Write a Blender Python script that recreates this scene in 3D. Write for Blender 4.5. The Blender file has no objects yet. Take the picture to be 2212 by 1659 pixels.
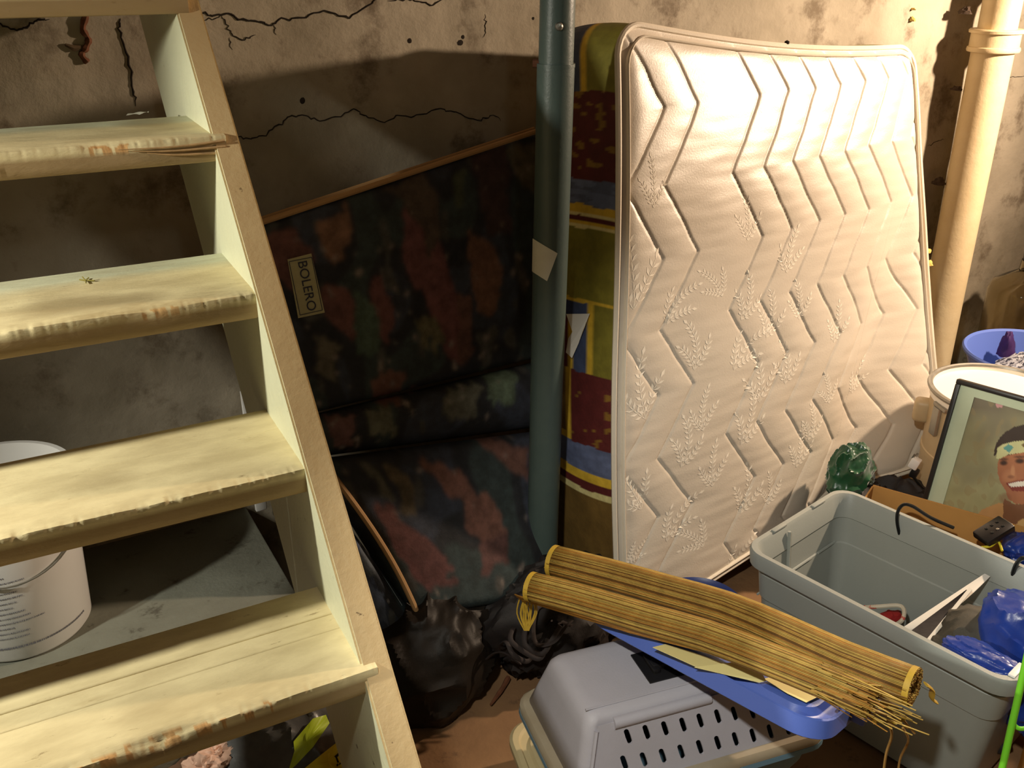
import bpy, bmesh, math, random
import numpy as np
from mathutils import Vector, Matrix, noise

random.seed(7)
SC = bpy.context.scene
COL = SC.collection

# ------------------------------------------------------------------ camera, light, exposure
CAM_H, TILT, FPX = 1.65, math.radians(24.4), 2050.0
HEAD = math.radians(60.6)
FW = np.array([math.cos(HEAD), math.sin(HEAD), 0.0])
RT = np.array([math.sin(HEAD), -math.cos(HEAD), 0.0])
EYE = np.array([0.0, 0.0, CAM_H])
cd = bpy.data.cameras.new('camera')
cam = bpy.data.objects.new('camera', cd)
COL.objects.link(cam)
cam.location = EYE
cam.rotation_euler = (math.pi / 2 - TILT, 0, HEAD - math.pi / 2)
cd.sensor_width = 36
cd.lens = 36 * FPX / 2212
cd.clip_start = 0.02
SC.camera = cam

w = bpy.data.worlds.new('world')
SC.world = w
w.use_nodes = True
w.node_tree.nodes['Background'].inputs[0].default_value = (1.0, 0.9, 0.74, 1)
w.node_tree.nodes['Background'].inputs[1].default_value = 0.02


def lamp(name, loc, energy, color, radius):
    d = bpy.data.lights.new(name, 'POINT')
    d.energy = energy
    d.color = color
    d.shadow_soft_size = radius
    o = bpy.data.objects.new(name, d)
    o.location = loc
    COL.objects.link(o)
    return o




def spot(name, loc, aim, energy, color, radius, angle, blend):
    d = bpy.data.lights.new(name, 'SPOT')
    d.energy = energy
    d.color = color
    d.shadow_soft_size = radius
    d.spot_size = math.radians(angle)
    d.spot_blend = blend
    o = bpy.data.objects.new(name, d)
    o.location = loc
    o.rotation_euler = (Vector(aim) - Vector(loc)).to_track_quat('-Z', 'Y').to_euler()
    COL.objects.link(o)
    return o


spot('work_lamp', (3.20, 1.13, 1.78), (1.58, 2.11, 1.14), 90, (1.0, 0.75, 0.53), 0.04, 168, 0.9)
spot('stair_clamp_lamp', (-1.0, 1.35, 1.68), (0.6, 0.88, 0.52), 37, (1.0, 0.96, 0.82), 0.03, 102, 0.7)
spot('ceiling_fill_spot', (-0.15, 0.20, 2.15), (1.38, 0.94, 0.35), 43, (1.0, 0.97, 0.86), 0.04, 52, 0.55)  # added fill; cone shaped to brighten the right-hand clutter and miss the stair
lamp('ceiling_fill', (0.1, -0.6, 2.2), 2.2, (0.97, 1.0, 0.86), 0.05)  # added weak overhead fill; lifts the futon and the wall behind the stair

vs = SC.view_settings
vs.view_transform = 'Standard'
vs.look = 'None'
vs.gamma = 1
vs.use_curve_mapping = False
vs.exposure = 1.5


# ------------------------------------------------------------------ measuring helpers (points of the real room)
def ray(px, py):
    X = (px - 1106) / FPX
    Y = (py - 829.5) / FPX
    f = math.cos(TILT) - Y * math.sin(TILT)
    d = math.sin(TILT) + Y * math.cos(TILT)
    return RT * X + FW * f + np.array([0, 0, -d])


def hz(px, py, z):
    r = ray(px, py)
    return EYE + r * ((z - CAM_H) / r[2])


def hy(px, py, y):
    r = ray(px, py)
    return EYE + r * (y / r[1])


def hd(px, py, D):
    r = ray(px, py)
    return EYE + r * (D / math.hypot(r[0], r[1]))


def hp(px, py, p0, n):
    r = ray(px, py)
    n = np.array(n, float)
    return EYE + r * (np.dot(np.array(p0, float) - EYE, n) / np.dot(r, n))


def proj(P):
    V = np.atleast_2d(np.array(P, float)) - EYE
    x = V @ RT
    f = V @ FW
    d = -V[:, 2]
    dep = f * math.cos(TILT) + d * math.sin(TILT)
    y = d * math.cos(TILT) - f * math.sin(TILT)
    return np.stack([1106 + FPX * x / dep, 829.5 + FPX * y / dep], 1)


# ------------------------------------------------------------------ shapes: each returns (verts, faces)
def join(*shapes):
    V, Fc = [], []
    for v, f in shapes:
        n = len(V)
        V.extend([tuple(p) for p in v])
        Fc.extend([tuple(i + n for i in q) for q in f])
    return V, Fc


def frame_matrix(o, ex, ey, ez):
    m = Matrix.Identity(4)
    for i, a in enumerate((ex, ey, ez)):
        for k in range(3):
            m[k][i] = a[k]
    for k in range(3):
        m[k][3] = o[k]
    return m


def rotm(loc, rz=0.0, rx=0.0, ry=0.0):
    return Matrix.Translation(Vector(loc)) @ Matrix.Rotation(rz, 4, 'Z') @ Matrix.Rotation(ry, 4, 'Y') @ Matrix.Rotation(rx, 4, 'X')


def rbox(size, bev=0.004, m=None, seg=2):
    bm = bmesh.new()
    bmesh.ops.create_cube(bm, size=1)
    for v in bm.verts:
        v.co = Vector((v.co.x * size[0], v.co.y * size[1], v.co.z * size[2]))
    if bev > 0:
        bmesh.ops.bevel(bm, geom=bm.edges[:], offset=bev, segments=seg, affect='EDGES', profile=0.5)
    if m is not None:
        bm.transform(m)
    bm.verts.index_update()
    V = [tuple(v.co) for v in bm.verts]
    Fc = [tuple(v.index for v in f.verts) for f in bm.faces]
    bm.free()
    return V, Fc


def tube(pts, r, n=8, caps=True, flat=1.0):
    pts = [Vector(p) for p in pts]
    N = len(pts)
    rs = [r] * N if isinstance(r, (int, float)) else list(r)
    V, Fc = [], []
    up = None
    for i, p in enumerate(pts):
        t = (pts[min(i + 1, N - 1)] - pts[max(i - 1, 0)])
        if t.length < 1e-9:
            t = Vector((0, 0, 1))
        t.normalize()
        if up is None:
            a = Vector((0, 0, 1)) if abs(t.z) < 0.9 else Vector((1, 0, 0))
            up = (a - t * a.dot(t)).normalized()
        else:
            up = (up - t * up.dot(t))
            if up.length < 1e-6:
                up = t.orthogonal()
            up.normalize()
        s = t.cross(up)
        for k in range(n):
            a = 2 * math.pi * k / n
            V.append(tuple(p + (s * math.cos(a) + up * math.sin(a) * flat) * rs[i]))
    for i in range(N - 1):
        for k in range(n):
            k2 = (k + 1) % n
            Fc.append((i * n + k, i * n + k2, (i + 1) * n + k2, (i + 1) * n + k))
    if caps:
        Fc.append(tuple(range(n))[::-1])
        Fc.append(tuple((N - 1) * n + k for k in range(n)))
    return V, Fc


def smooth_path(pts, k=6):
    P = [Vector(p) for p in pts]
    out = []
    for i in range(len(P) - 1):
        p0, p1, p2, p3 = P[max(i - 1, 0)], P[i], P[i + 1], P[min(i + 2, len(P) - 1)]
        for j in range(k):
            t = j / k
            out.append(0.5 * ((2 * p1) + (p2 - p0) * t + (2 * p0 - 5 * p1 + 4 * p2 - p3) * t * t + (3 * p1 - p0 - 3 * p2 + p3) * t ** 3))
    out.append(P[-1])
    return out


def lathe(profile, c, n=48, sx=1.0, sy=1.0, m=None):
    V, Fc = [], []
    for r, z in profile:
        for k in range(n):
            a = 2 * math.pi * k / n
            V.append(Vector((r * math.cos(a) * sx, r * math.sin(a) * sy, z)))
    L = len(profile)
    for i in range(L - 1):
        for k in range(n):
            k2 = (k + 1) % n
            Fc.append((i * n + k, i * n + k2, (i + 1) * n + k2, (i + 1) * n + k))
    if profile[0][0] > 1e-6:
        Fc.append(tuple(range(n))[::-1])
    if profile[-1][0] > 1e-6:
        Fc.append(tuple((L - 1) * n + k for k in range(n)))
    M4 = Matrix.Translation(Vector(c)) @ (m if m is not None else Matrix.Identity(4))
    return [tuple(M4 @ v) for v in V], Fc


def grid(fn, nu, nv):
    V = [tuple(fn(i / nu, j / nv)) for j in range(nv + 1) for i in range(nu + 1)]
    Fc = [(j * (nu + 1) + i, j * (nu + 1) + i + 1, (j + 1) * (nu + 1) + i + 1, (j + 1) * (nu + 1) + i) for j in range(nv) for i in range(nu)]
    return V, Fc


def loft(rings, closed=True, cap0=False, cap1=False):
    n = len(rings[0])
    V = [tuple(p) for r in rings for p in r]
    Fc = []
    for i in range(len(rings) - 1):
        for k in range(n if closed else n - 1):
            k2 = (k + 1) % n
            Fc.append((i * n + k, i * n + k2, (i + 1) * n + k2, (i + 1) * n + k))
    if cap0:
        Fc.append(tuple(range(n))[::-1])
    if cap1:
        Fc.append(tuple((len(rings) - 1) * n + k for k in range(n)))
    return V, Fc


def plate(poly, nrm, th):
    """a flat polygon with real thickness; nrm points to the far side"""
    nrm = Vector(nrm).normalized() * th
    n = len(poly)
    V = [tuple(Vector(p)) for p in poly] + [tuple(Vector(p) + nrm) for p in poly]
    Fc = [tuple(range(n)), tuple(range(n, 2 * n))[::-1]]
    for k in range(n):
        k2 = (k + 1) % n
        Fc.append((k, k + n, k2 + n, k2))
    return V, Fc


def rring(cx, cy, z, hx, hy_, rad, n=6, ang=0.0, ex=None, ey=None):
    """rounded rectangle ring (points), half sizes hx, hy_"""
    out = []
    for (sx, sy, a0) in ((1, 1, 0), (-1, 1, 90), (-1, -1, 180), (1, -1, 270)):
        for k in range(n + 1):
            a = math.radians(a0 + 90 * k / n)
            out.append((sx * (hx - rad) + rad * math.cos(a), sy * (hy_ - rad) + rad * math.sin(a)))
    ca, sa = math.cos(ang), math.sin(ang)
    return [(cx + x * ca - y * sa, cy + x * sa + y * ca, z) for x, y in out]


def fbm(p, s=1.0, o=4):
    return noise.fractal(Vector(p) * s, 0.9, 2.1, o)


def crumple(c, rad, seed=0, amp=0.25, sc=3.0, ridge=0.5, nu=56, nv=34, flat=0.0, rz=0.0, top=None):
    """a soft bag or heaped cloth: superellipsoid with folds; flat = share of the bottom cut level"""
    V = []
    so = Vector((seed * 3.7, seed * 1.3, seed * 5.1))
    ca, sa = math.cos(rz), math.sin(rz)
    for j in range(nv + 1):
        ph = -math.pi / 2 + math.pi * j / nv
        for i in range(nu):
            th = 2 * math.pi * i / nu
            d = Vector((math.cos(ph) * math.cos(th), math.cos(ph) * math.sin(th), math.sin(ph)))
            k = noise.noise(d * sc + so)
            k2 = 1 - 2 * abs(noise.noise(d * sc * 1.7 + so * 2))
            k3 = 1 - 2 * abs(noise.noise(d * sc * 4.1 + so * 3))
            s = 1 + amp * (k + ridge * 0.8 * k2 ** 3 * (1 if k2 > 0 else 0.3) + ridge * 0.12 * k3)
            p = Vector((d.x * rad[0], d.y * rad[1], d.z * rad[2])) * s
            if p.z < -flat * rad[2]:
                p.z = -flat * rad[2] + (p.z + flat * rad[2]) * 0.03
            V.append((c[0] + p.x * ca - p.y * sa, c[1] + p.x * sa + p.y * ca, c[2] + p.z))
    Fc = [(j * nu + i, j * nu + (i + 1) % nu, (j + 1) * nu + (i + 1) % nu, (j + 1) * nu + i) for j in range(nv) for i in range(nu)]
    return V, Fc


# ------------------------------------------------------------------ objects
def wloc(o):
    p = Vector((0, 0, 0))
    while o is not None:
        p += Vector(o.location)
        o = o.parent
    return p


def thing(name, label, cat, loc=(0, 0, 0), group=None):
    o = bpy.data.objects.new(name, None)
    o.empty_display_size = 0.05
    o.location = Vector([float(v) for v in loc])
    COL.objects.link(o)
    o['label'] = label
    o['category'] = cat
    if group:
        o['group'] = group
    return o


def obj(name, shape, m, parent=None, smooth=True, cols=None, org=None, sharp=40):
    V, Fc = shape
    base = wloc(parent) if parent is not None else Vector((0, 0, 0))
    o3 = Vector([float(v) for v in org]) if org is not None else base
    arr = np.array([[float(c) for c in p] for p in V]) - np.array(o3)
    me = bpy.data.meshes.new(name)
    me.from_pydata(arr.tolist(), [], [list(f) for f in Fc])
    if isinstance(m, (list, tuple)):
        for q in m:
            me.materials.append(q)
    else:
        me.materials.append(m)
    bm = bmesh.new()
    bm.from_mesh(me)
    bmesh.ops.recalc_face_normals(bm, faces=bm.faces[:])
    bm.to_mesh(me)
    bm.free()
    if smooth:
        me.polygons.foreach_set('use_smooth', [True] * len(me.polygons))
        try:
            me.set_sharp_from_angle(angle=math.radians(sharp))
        except Exception:
            pass
    if cols is not None:
        ca = me.color_attributes.new('Col', 'FLOAT_COLOR', 'POINT')
        a = np.ones((len(V), 4), np.float32)
        a[:, :3] = np.array(cols, np.float32)[:, :3]
        ca.data.foreach_set('color', a.ravel())
    me.update()
    o = bpy.data.objects.new(name, me)
    o.location = o3 - base
    COL.objects.link(o)
    if parent is not None:
        o.parent = parent
    return o


def tag(o, label, cat, group=None):
    o['label'] = label
    o['category'] = cat
    if group:
        o['group'] = group
    return o


def struct(o):
    o['kind'] = 'structure'
    return o


# ------------------------------------------------------------------ materials
def lin(c):
    return tuple(((v / 12.92) if v <= 0.04045 else ((v + 0.055) / 1.055) ** 2.4) for v in c)


def S(r, g, b):
    return lin((r / 255, g / 255, b / 255))


def mat(name, col=(0.5, 0.5, 0.5), rough=0.6, var=0.0, vscale=8.0, dark=None, bump=0.0, bscale=60.0, metal=0.0, vcol=False,
        spots=None, coat=0.0, trans=0.0, ior=1.45, alpha=1.0, sheen=0.0, stretch=(1, 1, 1), spec=0.5, spots2=None, coat_rough=0.1):
    m = bpy.data.materials.new(name)
    m.use_nodes = True
    nt = m.node_tree
    L = nt.links
    b = nt.nodes['Principled BSDF']
    b.inputs['Roughness'].default_value = rough
    b.inputs['Metallic'].default_value = metal
    b.inputs['Specular IOR Level'].default_value = spec
    b.inputs['Coat Weight'].default_value = coat
    b.inputs['Coat Roughness'].default_value = coat_rough
    b.inputs['Sheen Weight'].default_value = sheen
    b.inputs['Transmission Weight'].default_value = trans
    b.inputs['IOR'].default_value = ior
    b.inputs['Alpha'].default_value = alpha
    tc = nt.nodes.new('ShaderNodeTexCoord')
    mp = nt.nodes.new('ShaderNodeMapping')
    mp.inputs['Scale'].default_value = stretch
    L.new(tc.outputs['Object'], mp.inputs['Vector'])
    if vcol:
        a = nt.nodes.new('ShaderNodeVertexColor')
        a.layer_name = 'Col'
        out = a.outputs['Color']
    else:
        a = nt.nodes.new('ShaderNodeRGB')
        a.outputs[0].default_value = (*col, 1)
        out = a.outputs[0]

    def nz(scale, detail=5, rough_=0.6):
        n = nt.nodes.new('ShaderNodeTexNoise')
        n.inputs['Scale'].default_value = scale
        n.inputs['Detail'].default_value = detail
        n.inputs['Roughness'].default_value = rough_
        L.new(mp.outputs[0], n.inputs['Vector'])
        return n.outputs['Fac']

    def ramp(src, lo, hi):
        r = nt.nodes.new('ShaderNodeMapRange')
        r.inputs['From Min'].default_value = lo
        r.inputs['From Max'].default_value = hi
        r.interpolation_type = 'SMOOTHSTEP'
        L.new(src, r.inputs['Value'])
        return r.outputs[0]

    def mix(fac, A, B, mode='MIX'):
        x = nt.nodes.new('ShaderNodeMix')
        x.data_type = 'RGBA'
        x.blend_type = mode
        if hasattr(fac, 'links') or hasattr(fac, 'is_linked'):
            L.new(fac, x.inputs['Factor'])
        else:
            x.inputs['Factor'].default_value = fac
        for s, v in ((6, A), (7, B)):
            if isinstance(v, tuple):
                x.inputs[s].default_value = (*v, 1)
            else:
                L.new(v, x.inputs[s])
        return x.outputs[2]

    if var > 0:
        f = ramp(nz(vscale), 0.3, 0.7)
        mul = nt.nodes.new('ShaderNodeMath')
        mul.operation = 'MULTIPLY'
        mul.inputs[1].default_value = var
        L.new(f, mul.inputs[0])
        out = mix(mul.outputs[0], out, dark if dark else (0.25, 0.22, 0.18), 'MIX' if dark else 'MULTIPLY')
    for sp in (spots, spots2):
        if sp:
            sc, lo, hi, c2, k = sp
            f = ramp(nz(sc, 6, 0.7), lo, hi)
            mul = nt.nodes.new('ShaderNodeMath')
            mul.operation = 'MULTIPLY'
            mul.inputs[1].default_value = k
            L.new(f, mul.inputs[0])
            out = mix(mul.outputs[0], out, c2)
    L.new(out, b.inputs['Base Color'])
    if bump > 0:
        bp = nt.nodes.new('ShaderNodeBump')
        bp.inputs['Strength'].default_value = bump
        bp.inputs['Distance'].default_value = 0.004
        L.new(nz(bscale, 6, 0.65), bp.inputs['Height'])
        L.new(bp.outputs[0], b.inputs['Normal'])
    return m


M_WALL = mat('concrete_wall', S(174, 164, 146), 0.92, 0.7, 1.7, S(104, 96, 76), 0.7, 26,
             spots=(5.5, 0.50, 0.70, S(84, 68, 48), 0.75), spots2=(18, 0.60, 0.80, S(180, 170, 150), 0.35))
M_FLOOR = mat('dirt_floor', S(138, 104, 70), 0.95, 0.6, 3, S(92, 66, 44), 0.8, 30, spots=(14, 0.58, 0.72, S(70, 52, 38), 0.6))
M_LEDGE = mat('concrete_ledge', S(122, 124, 112), 0.9, 0.5, 4, S(86, 84, 72), 0.6, 40, spots=(16, 0.58, 0.7, S(62, 56, 46), 0.7))
M_CRACK = mat('crack_dark', S(34, 26, 18), 1.0)
M_WOODC = mat('joist_wood', S(120, 90, 60), 0.8, 0.4, 5)
M_PAINT = mat('painted_wood', rough=0.45, vcol=True, bump=0.35, bscale=55, var=0.35, vscale=20, dark=S(150, 128, 84), stretch=(0.35, 1, 1), spec=0.35, spots=(70, 0.62, 0.72, S(128, 104, 66), 0.6), spots2=(9, 0.58, 0.72, S(170, 146, 98), 0.45))
M_STRG = mat('painted_stringer', S(206, 207, 176), 0.4, 0.12, 8, S(170, 160, 120), 0.35, 60, spots=(42, 0.66, 0.72, S(80, 62, 36), 0.8), spec=0.4)
M_STRF = mat('shaded_front_paint', S(204, 178, 132), 0.42, 0.2, 8, S(170, 138, 92), 0.35, 60, spots=(42, 0.66, 0.72, S(80, 58, 34), 0.8), spec=0.4)  # stringer paint again, with the front edge's dim warm light put into the colour
M_WHITEPL = mat('white_plastic', S(232, 232, 230), 0.4, 0.1, 6, S(200, 196, 184))
M_INK = mat('grey_ink', S(112, 112, 120), 0.7)
M_STEEL = mat('post_paint', S(74, 88, 84), 0.38, 0.3, 14, S(56, 72, 72), 0.15, 120)
M_METAL = mat('bare_metal', S(170, 168, 160), 0.35, metal=0.9)
M_RUST = mat('rusty_steel', S(104, 62, 38), 0.8, 0.5, 40)
M_STICK = mat('paper_sticker', S(206, 204, 190), 0.7, 0.15, 50, S(170, 168, 150))
M_TICK = mat('mattress_ticking', S(214, 204, 188), 0.40, var=0.08, vscale=5, dark=S(204, 190, 168), bump=0.2, bscale=220, spec=1.0, coat=0.6, coat_rough=0.40)
M_EMB = mat('embroidery_thread', S(240, 232, 216), 0.4, sheen=0.2)
M_PIPE = mat('mattress_piping', S(224, 214, 196), 0.55, 0.1, 60, S(200, 186, 160), 0.2, 300)
M_BAND = mat('printed_band', rough=0.65, vcol=True, var=0.35, vscale=26, dark=None, bump=0.3, bscale=90)
M_FUTON = mat('printed_futon', rough=0.75, vcol=True, var=0.55, vscale=34, bump=0.3, bscale=70)
M_FPIPE = mat('futon_piping', S(164, 128, 84), 0.7)
M_LABEL = mat('woven_label', S(176, 170, 130), 0.8, 0.15, 60)
M_LTXT = mat('label_thread', S(52, 52, 66), 0.8)
M_PVC = mat('cream_pipe_paint', S(226, 208, 170), 0.5, 0.35, 9, S(204, 178, 130), 0.25, 60, spots=(30, 0.68, 0.76, S(130, 100, 58), 0.7))
M_FOAM = mat('yellow_foam', S(226, 196, 110), 0.9, 0.3, 60)
M_DARKFOAM = mat('dark_debris', S(70, 56, 44), 1.0, 0.5, 60)
M_TOTE = mat('grey_tote_plastic', S(150, 155, 150), 0.42, 0.08, 12, S(124, 128, 122), 0.1, 260)
M_BLUE = mat('blue_lid_plastic', S(84, 108, 190), 0.36, 0.08, 10, S(62, 84, 160), 0.08, 260)
M_DKBLUE = mat('dark_blue_plastic', S(46, 60, 118), 0.4)
M_CARR = mat('grey_carrier_plastic', S(176, 174, 184), 0.5, 0.1, 12, S(128, 126, 124), 0.15, 260, spots=(60, 0.72, 0.78, S(70, 60, 48), 0.6))
M_CARRB = mat('teal_carrier_plastic', S(104, 138, 158), 0.5, 0.12, 12, S(84, 110, 126), 0.15, 260, spots=(60, 0.7, 0.78, S(80, 66, 50), 0.6))
M_STRAP = mat('strap_brown', S(40, 32, 30), 0.8)
M_BLACK = mat('black_plastic', S(26, 25, 26), 0.35)
M_FLANGE = mat('dusty_grey_plastic', S(158, 148, 128), 0.5, 0.4, 9, S(126, 108, 80), spots=(50, 0.66, 0.76, S(84, 64, 42), 0.7))
M_BEIGE = mat('beige_plastic', S(182, 168, 130), 0.5, 0.3, 9, S(160, 140, 100), spots=(50, 0.68, 0.76, S(90, 66, 40), 0.7))
M_BAMB = mat('bamboo_stick', rough=0.5, vcol=True, var=0.35, vscale=40, stretch=(1, 1, 1), spec=0.4)
M_YTRIM = mat('yellow_trim_tape', S(190, 156, 54), 0.6, 0.2, 50)
M_TWINE = mat('twine', S(160, 122, 62), 0.85)
M_PAPER = mat('yellow_paper', S(238, 226, 158), 0.7, 0.05, 20)
M_WPAPER = mat('white_paper', S(228, 224, 214), 0.7)
M_CARD = mat('cardboard', S(190, 140, 76), 0.85, 0.2, 10, S(160, 112, 58), 0.1, 200)
M_FRAME = mat('black_frame_paint', S(34, 30, 28), 0.35)
M_MATB = mat('mat_board', S(196, 206, 176), 0.8, 0.05, 30)
M_PRINT = mat('portrait_print', rough=0.35, vcol=True, coat=0.3)
M_DRUM = mat('drum_side', S(186, 164, 128), 0.45, 0.25, 12, S(150, 124, 88))
M_LIDW = mat('drum_lid_white', S(240, 232, 218), 0.35, 0.06, 6, S(220, 208, 190))
M_GALV = mat('galvanised_ring', S(160, 156, 146), 0.4, 0.3, 20, metal=0.6)
M_BASIN = mat('blue_basin_plastic', S(96, 120, 200), 0.36, 0.05, 10, S(80, 100, 180))
M_SPECK = mat('speckled_cloth', S(170, 172, 180), 0.8, spots=(60, 0.45, 0.55, S(34, 36, 54), 1.0))
M_PURP = mat('purple_cloth', S(66, 34, 96), 0.7, 0.3, 20)
M_GLASS = mat('jug_glass', S(236, 226, 200), 0.08, trans=1.0, ior=1.3)
M_GREEN = mat('green_satin', S(26, 84, 50), 0.28, 0.5, 9, S(10, 26, 16), 0.2, 30, sheen=0.4)
M_BLKCL = mat('black_cloth', S(32, 27, 26), 0.7, 0.3, 12, bump=0.4, bscale=30)
M_BAG = mat('dark_bin_bag', S(30, 25, 20), 0.5, 0.5, 14, S(24, 20, 17), 0.4, 24, spec=0.25)
M_GBAG = mat('grey_plastic_bag', S(96, 98, 98), 0.3, 0.5, 12, S(52, 50, 50), 0.3, 30)
M_LIME = mat('lime_print', S(176, 200, 40), 0.45)
M_YELL = mat('yellow_print', S(222, 206, 40), 0.45)
M_LPOLE = mat('lime_plastic', S(120, 210, 50), 0.4)
M_PINK = mat('pink_cloth', S(208, 170, 148), 0.8, 0.2, 20)
M_BROWNC = mat('brown_cloth', S(98, 70, 50), 0.9, 0.5, 20)
M_MAROON = mat('maroon_cover', S(74, 34, 28), 0.5, 0.2, 20)
M_RED = mat('red_plastic', S(196, 40, 30), 0.4)
M_BLUEB = mat('blue_film', S(32, 60, 146), 0.28, 0.4, 9, S(22, 42, 110), 0.2, 30)
M_GREYB = mat('charcoal_cloth', S(80, 76, 66), 0.75, 0.5, 10, S(50, 48, 44), 0.5, 60)
M_PAGES = mat('dark_pages', S(52, 46, 44), 0.6, 0.5, 60, stretch=(1, 1, 6))
M_CABLE = mat('black_cable', S(26, 28, 28), 0.3)
M_CORDW = mat('white_cord', S(196, 188, 170), 0.6, spots=(30, 0.55, 0.6, S(190, 50, 36), 0.9))

# ------------------------------------------------------------------ the setting
WY = 2.2
X0, X1, Y0 = -2.4, 4.4, -2.2


def wall_pt(u, v):
    x = X0 + (X1 - X0) * u
    z = 2.42 * v
    return (x, WY + 0.012 * fbm((x, 0, z), 1.3, 3) + 0.004 * fbm((x, 5, z), 9, 4), z)


wall_back = struct(obj('wall_back', grid(wall_pt, 340, 120), M_WALL))


def wall_rel(x, z):
    return WY + 0.012 * fbm((x, 0, z), 1.3, 3) + 0.004 * fbm((x, 5, z), 9, 4)


def crack(pxs, r=0.0035, sub=5):
    P = [hy(x, y, WY) for x, y in pxs]
    out, rr = [], []
    for i in range(len(P) - 1):
        for j in range(sub):
            t = j / sub
            p = P[i] * (1 - t) + P[i + 1] * t
            out.append(p)
    out.append(P[-1])
    res = []
    for i, p in enumerate(out):
        x = p[0] + 0.006 * noise.noise(Vector((i * 0.9, p[0] * 9, 1)))
        z = p[2] + 0.006 * noise.noise(Vector((i * 0.9, p[2] * 9, 7)))
        res.append((x, wall_rel(x, z) - 0.0006, z))
        e = min(1.0, 0.3 + min(i, len(out) - 1 - i) / 4)
        rr.append(0.62 * r * e * (0.7 + 0.6 * abs(noise.noise(Vector((i * 0.6, 3, 3))))))
    obj('crack', tube(res, rr, 5, flat=1.0), M_CRACK, wall_back)


for pts, r in [
    ([(-20, 42), (0, 50), (38, 68), (60, 52), (81, 45), (106, 40)], 0.0035),
    ([(259, 40), (258, 60), (270, 105), (282, 150), (285, 190), (294, 226)], 0.004),
    ([(425, 25), (455, 33), (495, 30), (520, 40), (560, 50), (585, 53), (610, 42), (650, 38), (700, 23), (755, 38), (800, 8), (815, -6)], 0.004),
    ([(835, 2), (880, -2), (908, 4), (935, 10), (960, -4)], 0.003),
    ([(480, 34), (492, 55), (505, 80), (530, 84), (555, 78)], 0.0025),
    ([(430, 45), (465, 40), (478, 34)], 0.002),
    ([(497, 80), (500, 106)], 0.002), ([(594, 52), (598, 74)], 0.002),
    ([(505, 292), (540, 300), (575, 290), (610, 265), (625, 252), (660, 248), (690, 262), (735, 250), (765, 235), (790, 250), (830, 265),
      (860, 250), (900, 250), (950, 235), (985, 243), (1030, 262), (1060, 250)], 0.003),
    ([(1030, 258), (1065, 247), (1080, 258)], 0.002),
    ([(2003, 316), (2022, 306), (2040, 300)], 0.002), ([(2172, 164), (2190, 166), (2230, 163)], 0.002),
    ([(1046, 30), (1050, 60), (1042, 82)], 0.0015),
]:
    crack(pts, r)
# the torn rusty strip that hangs on the wall behind the stair
P = [hy(x, y, WY) for x, y in [(186, 30), (178, 62), (190, 84), (184, 104), (176, 118), (188, 134)]]
obj('rust_strip', tube([(p[0], wall_rel(p[0], p[2]) - 0.004, p[2]) for p in smooth_path(P, 4)],
                       [0.004 + 0.0035 * abs(math.sin(i * 0.9)) for i in range(21)], 6), mat('red_rust', S(118, 76, 54), 0.95, 0.5, 50), wall_back)
P = [hy(x, y, WY) for x, y in [(140, 96), (160, 104), (178, 102)]]
obj('plaster_flake', tube([(p[0], wall_rel(p[0], p[2]) - 0.003, p[2]) for p in P], [0.003, 0.007, 0.004], 6, flat=1), mat('flake_dark', S(98, 80, 58), 0.95, 0.4, 40), wall_back)
for x, y, r in [(885, 88, 0.006), (995, 94, 0.009), (655, 218, 0.008), (1152, 40, 0.004), (1000, 80, 0.005)]:
    p = hy(x, y, WY)
    obj('pit', lathe([(0.0001, -0.002), (r * 0.7, -0.002), (r, 0), (0.0001, 0.001)], (p[0], wall_rel(p[0], p[2]), p[2]), 9, m=Matrix.Rotation(math.pi / 2, 4, 'X')), M_CRACK, wall_back)


def floor_pt(u, v):
    x = X0 + (X1 - X0) * u
    y = Y0 + (WY - Y0) * v
    return (x, y, -0.006 + 0.006 * fbm((x, y, 0), 2.5, 4))


struct(obj('floor', grid(floor_pt, 160, 110), M_FLOOR))


def slab(x0, x1, y0, y1, z0, z1, bev=0.0):
    return rbox((x1 - x0, y1 - y0, z1 - z0), bev, Matrix.Translation(((x0 + x1) / 2, (y0 + y1) / 2, (z0 + z1) / 2)))


struct(obj('wall_left', slab(X0 - 0.1, X0, Y0, WY, 0, 2.42), M_WALL, smooth=False))
struct(obj('wall_right', slab(X1, X1 + 0.1, Y0, WY, 0, 2.42), M_WALL, smooth=False))
struct(obj('wall_front', slab(X0 - 0.1, X1 + 0.1, Y0 - 0.1, Y0, 0, 2.42), M_WALL, smooth=False))
struct(obj('ceiling', slab(X0 - 0.1, X1 + 0.1, Y0 - 0.1, WY + 0.1, 2.42, 2.5), M_WOODC, smooth=False))
LZ = 0.33
ledge = struct(obj('floor_ledge', slab(X0, 0.44, 1.52, WY + 0.01, 0, LZ, 0.006), M_LEDGE))

# ------------------------------------------------------------------ staircase
PHI = math.radians(-1.7)
SX = np.array([math.cos(PHI), math.sin(PHI), 0])
SY = np.array([-math.sin(PHI), math.cos(PHI), 0])
SO = np.array([0.333, 1.0, 0.0])


def st(s, d, z):
    return SO + SX * s + SY * d + np.array([0, 0, z])


def st_loc(p):
    q = np.array(p) - SO
    return float(q @ SX), float(q @ SY), float(p[2])


stairs = thing('staircase', 'open basement staircase of worn cream and mint painted boards', 'stairs', st(-0.5, -0.5, 0))
fA, fB = (0, 0.520, 1.398), (0, -0.047, 0.798)
rA, rB = (0, 0.980, 1.398), (0, 0.413, 0.798)


def line_d(A, B, z):
    t = (z - A[2]) / (B[2] - A[2])
    return A[1] + (B[1] - A[1]) * t


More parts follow.
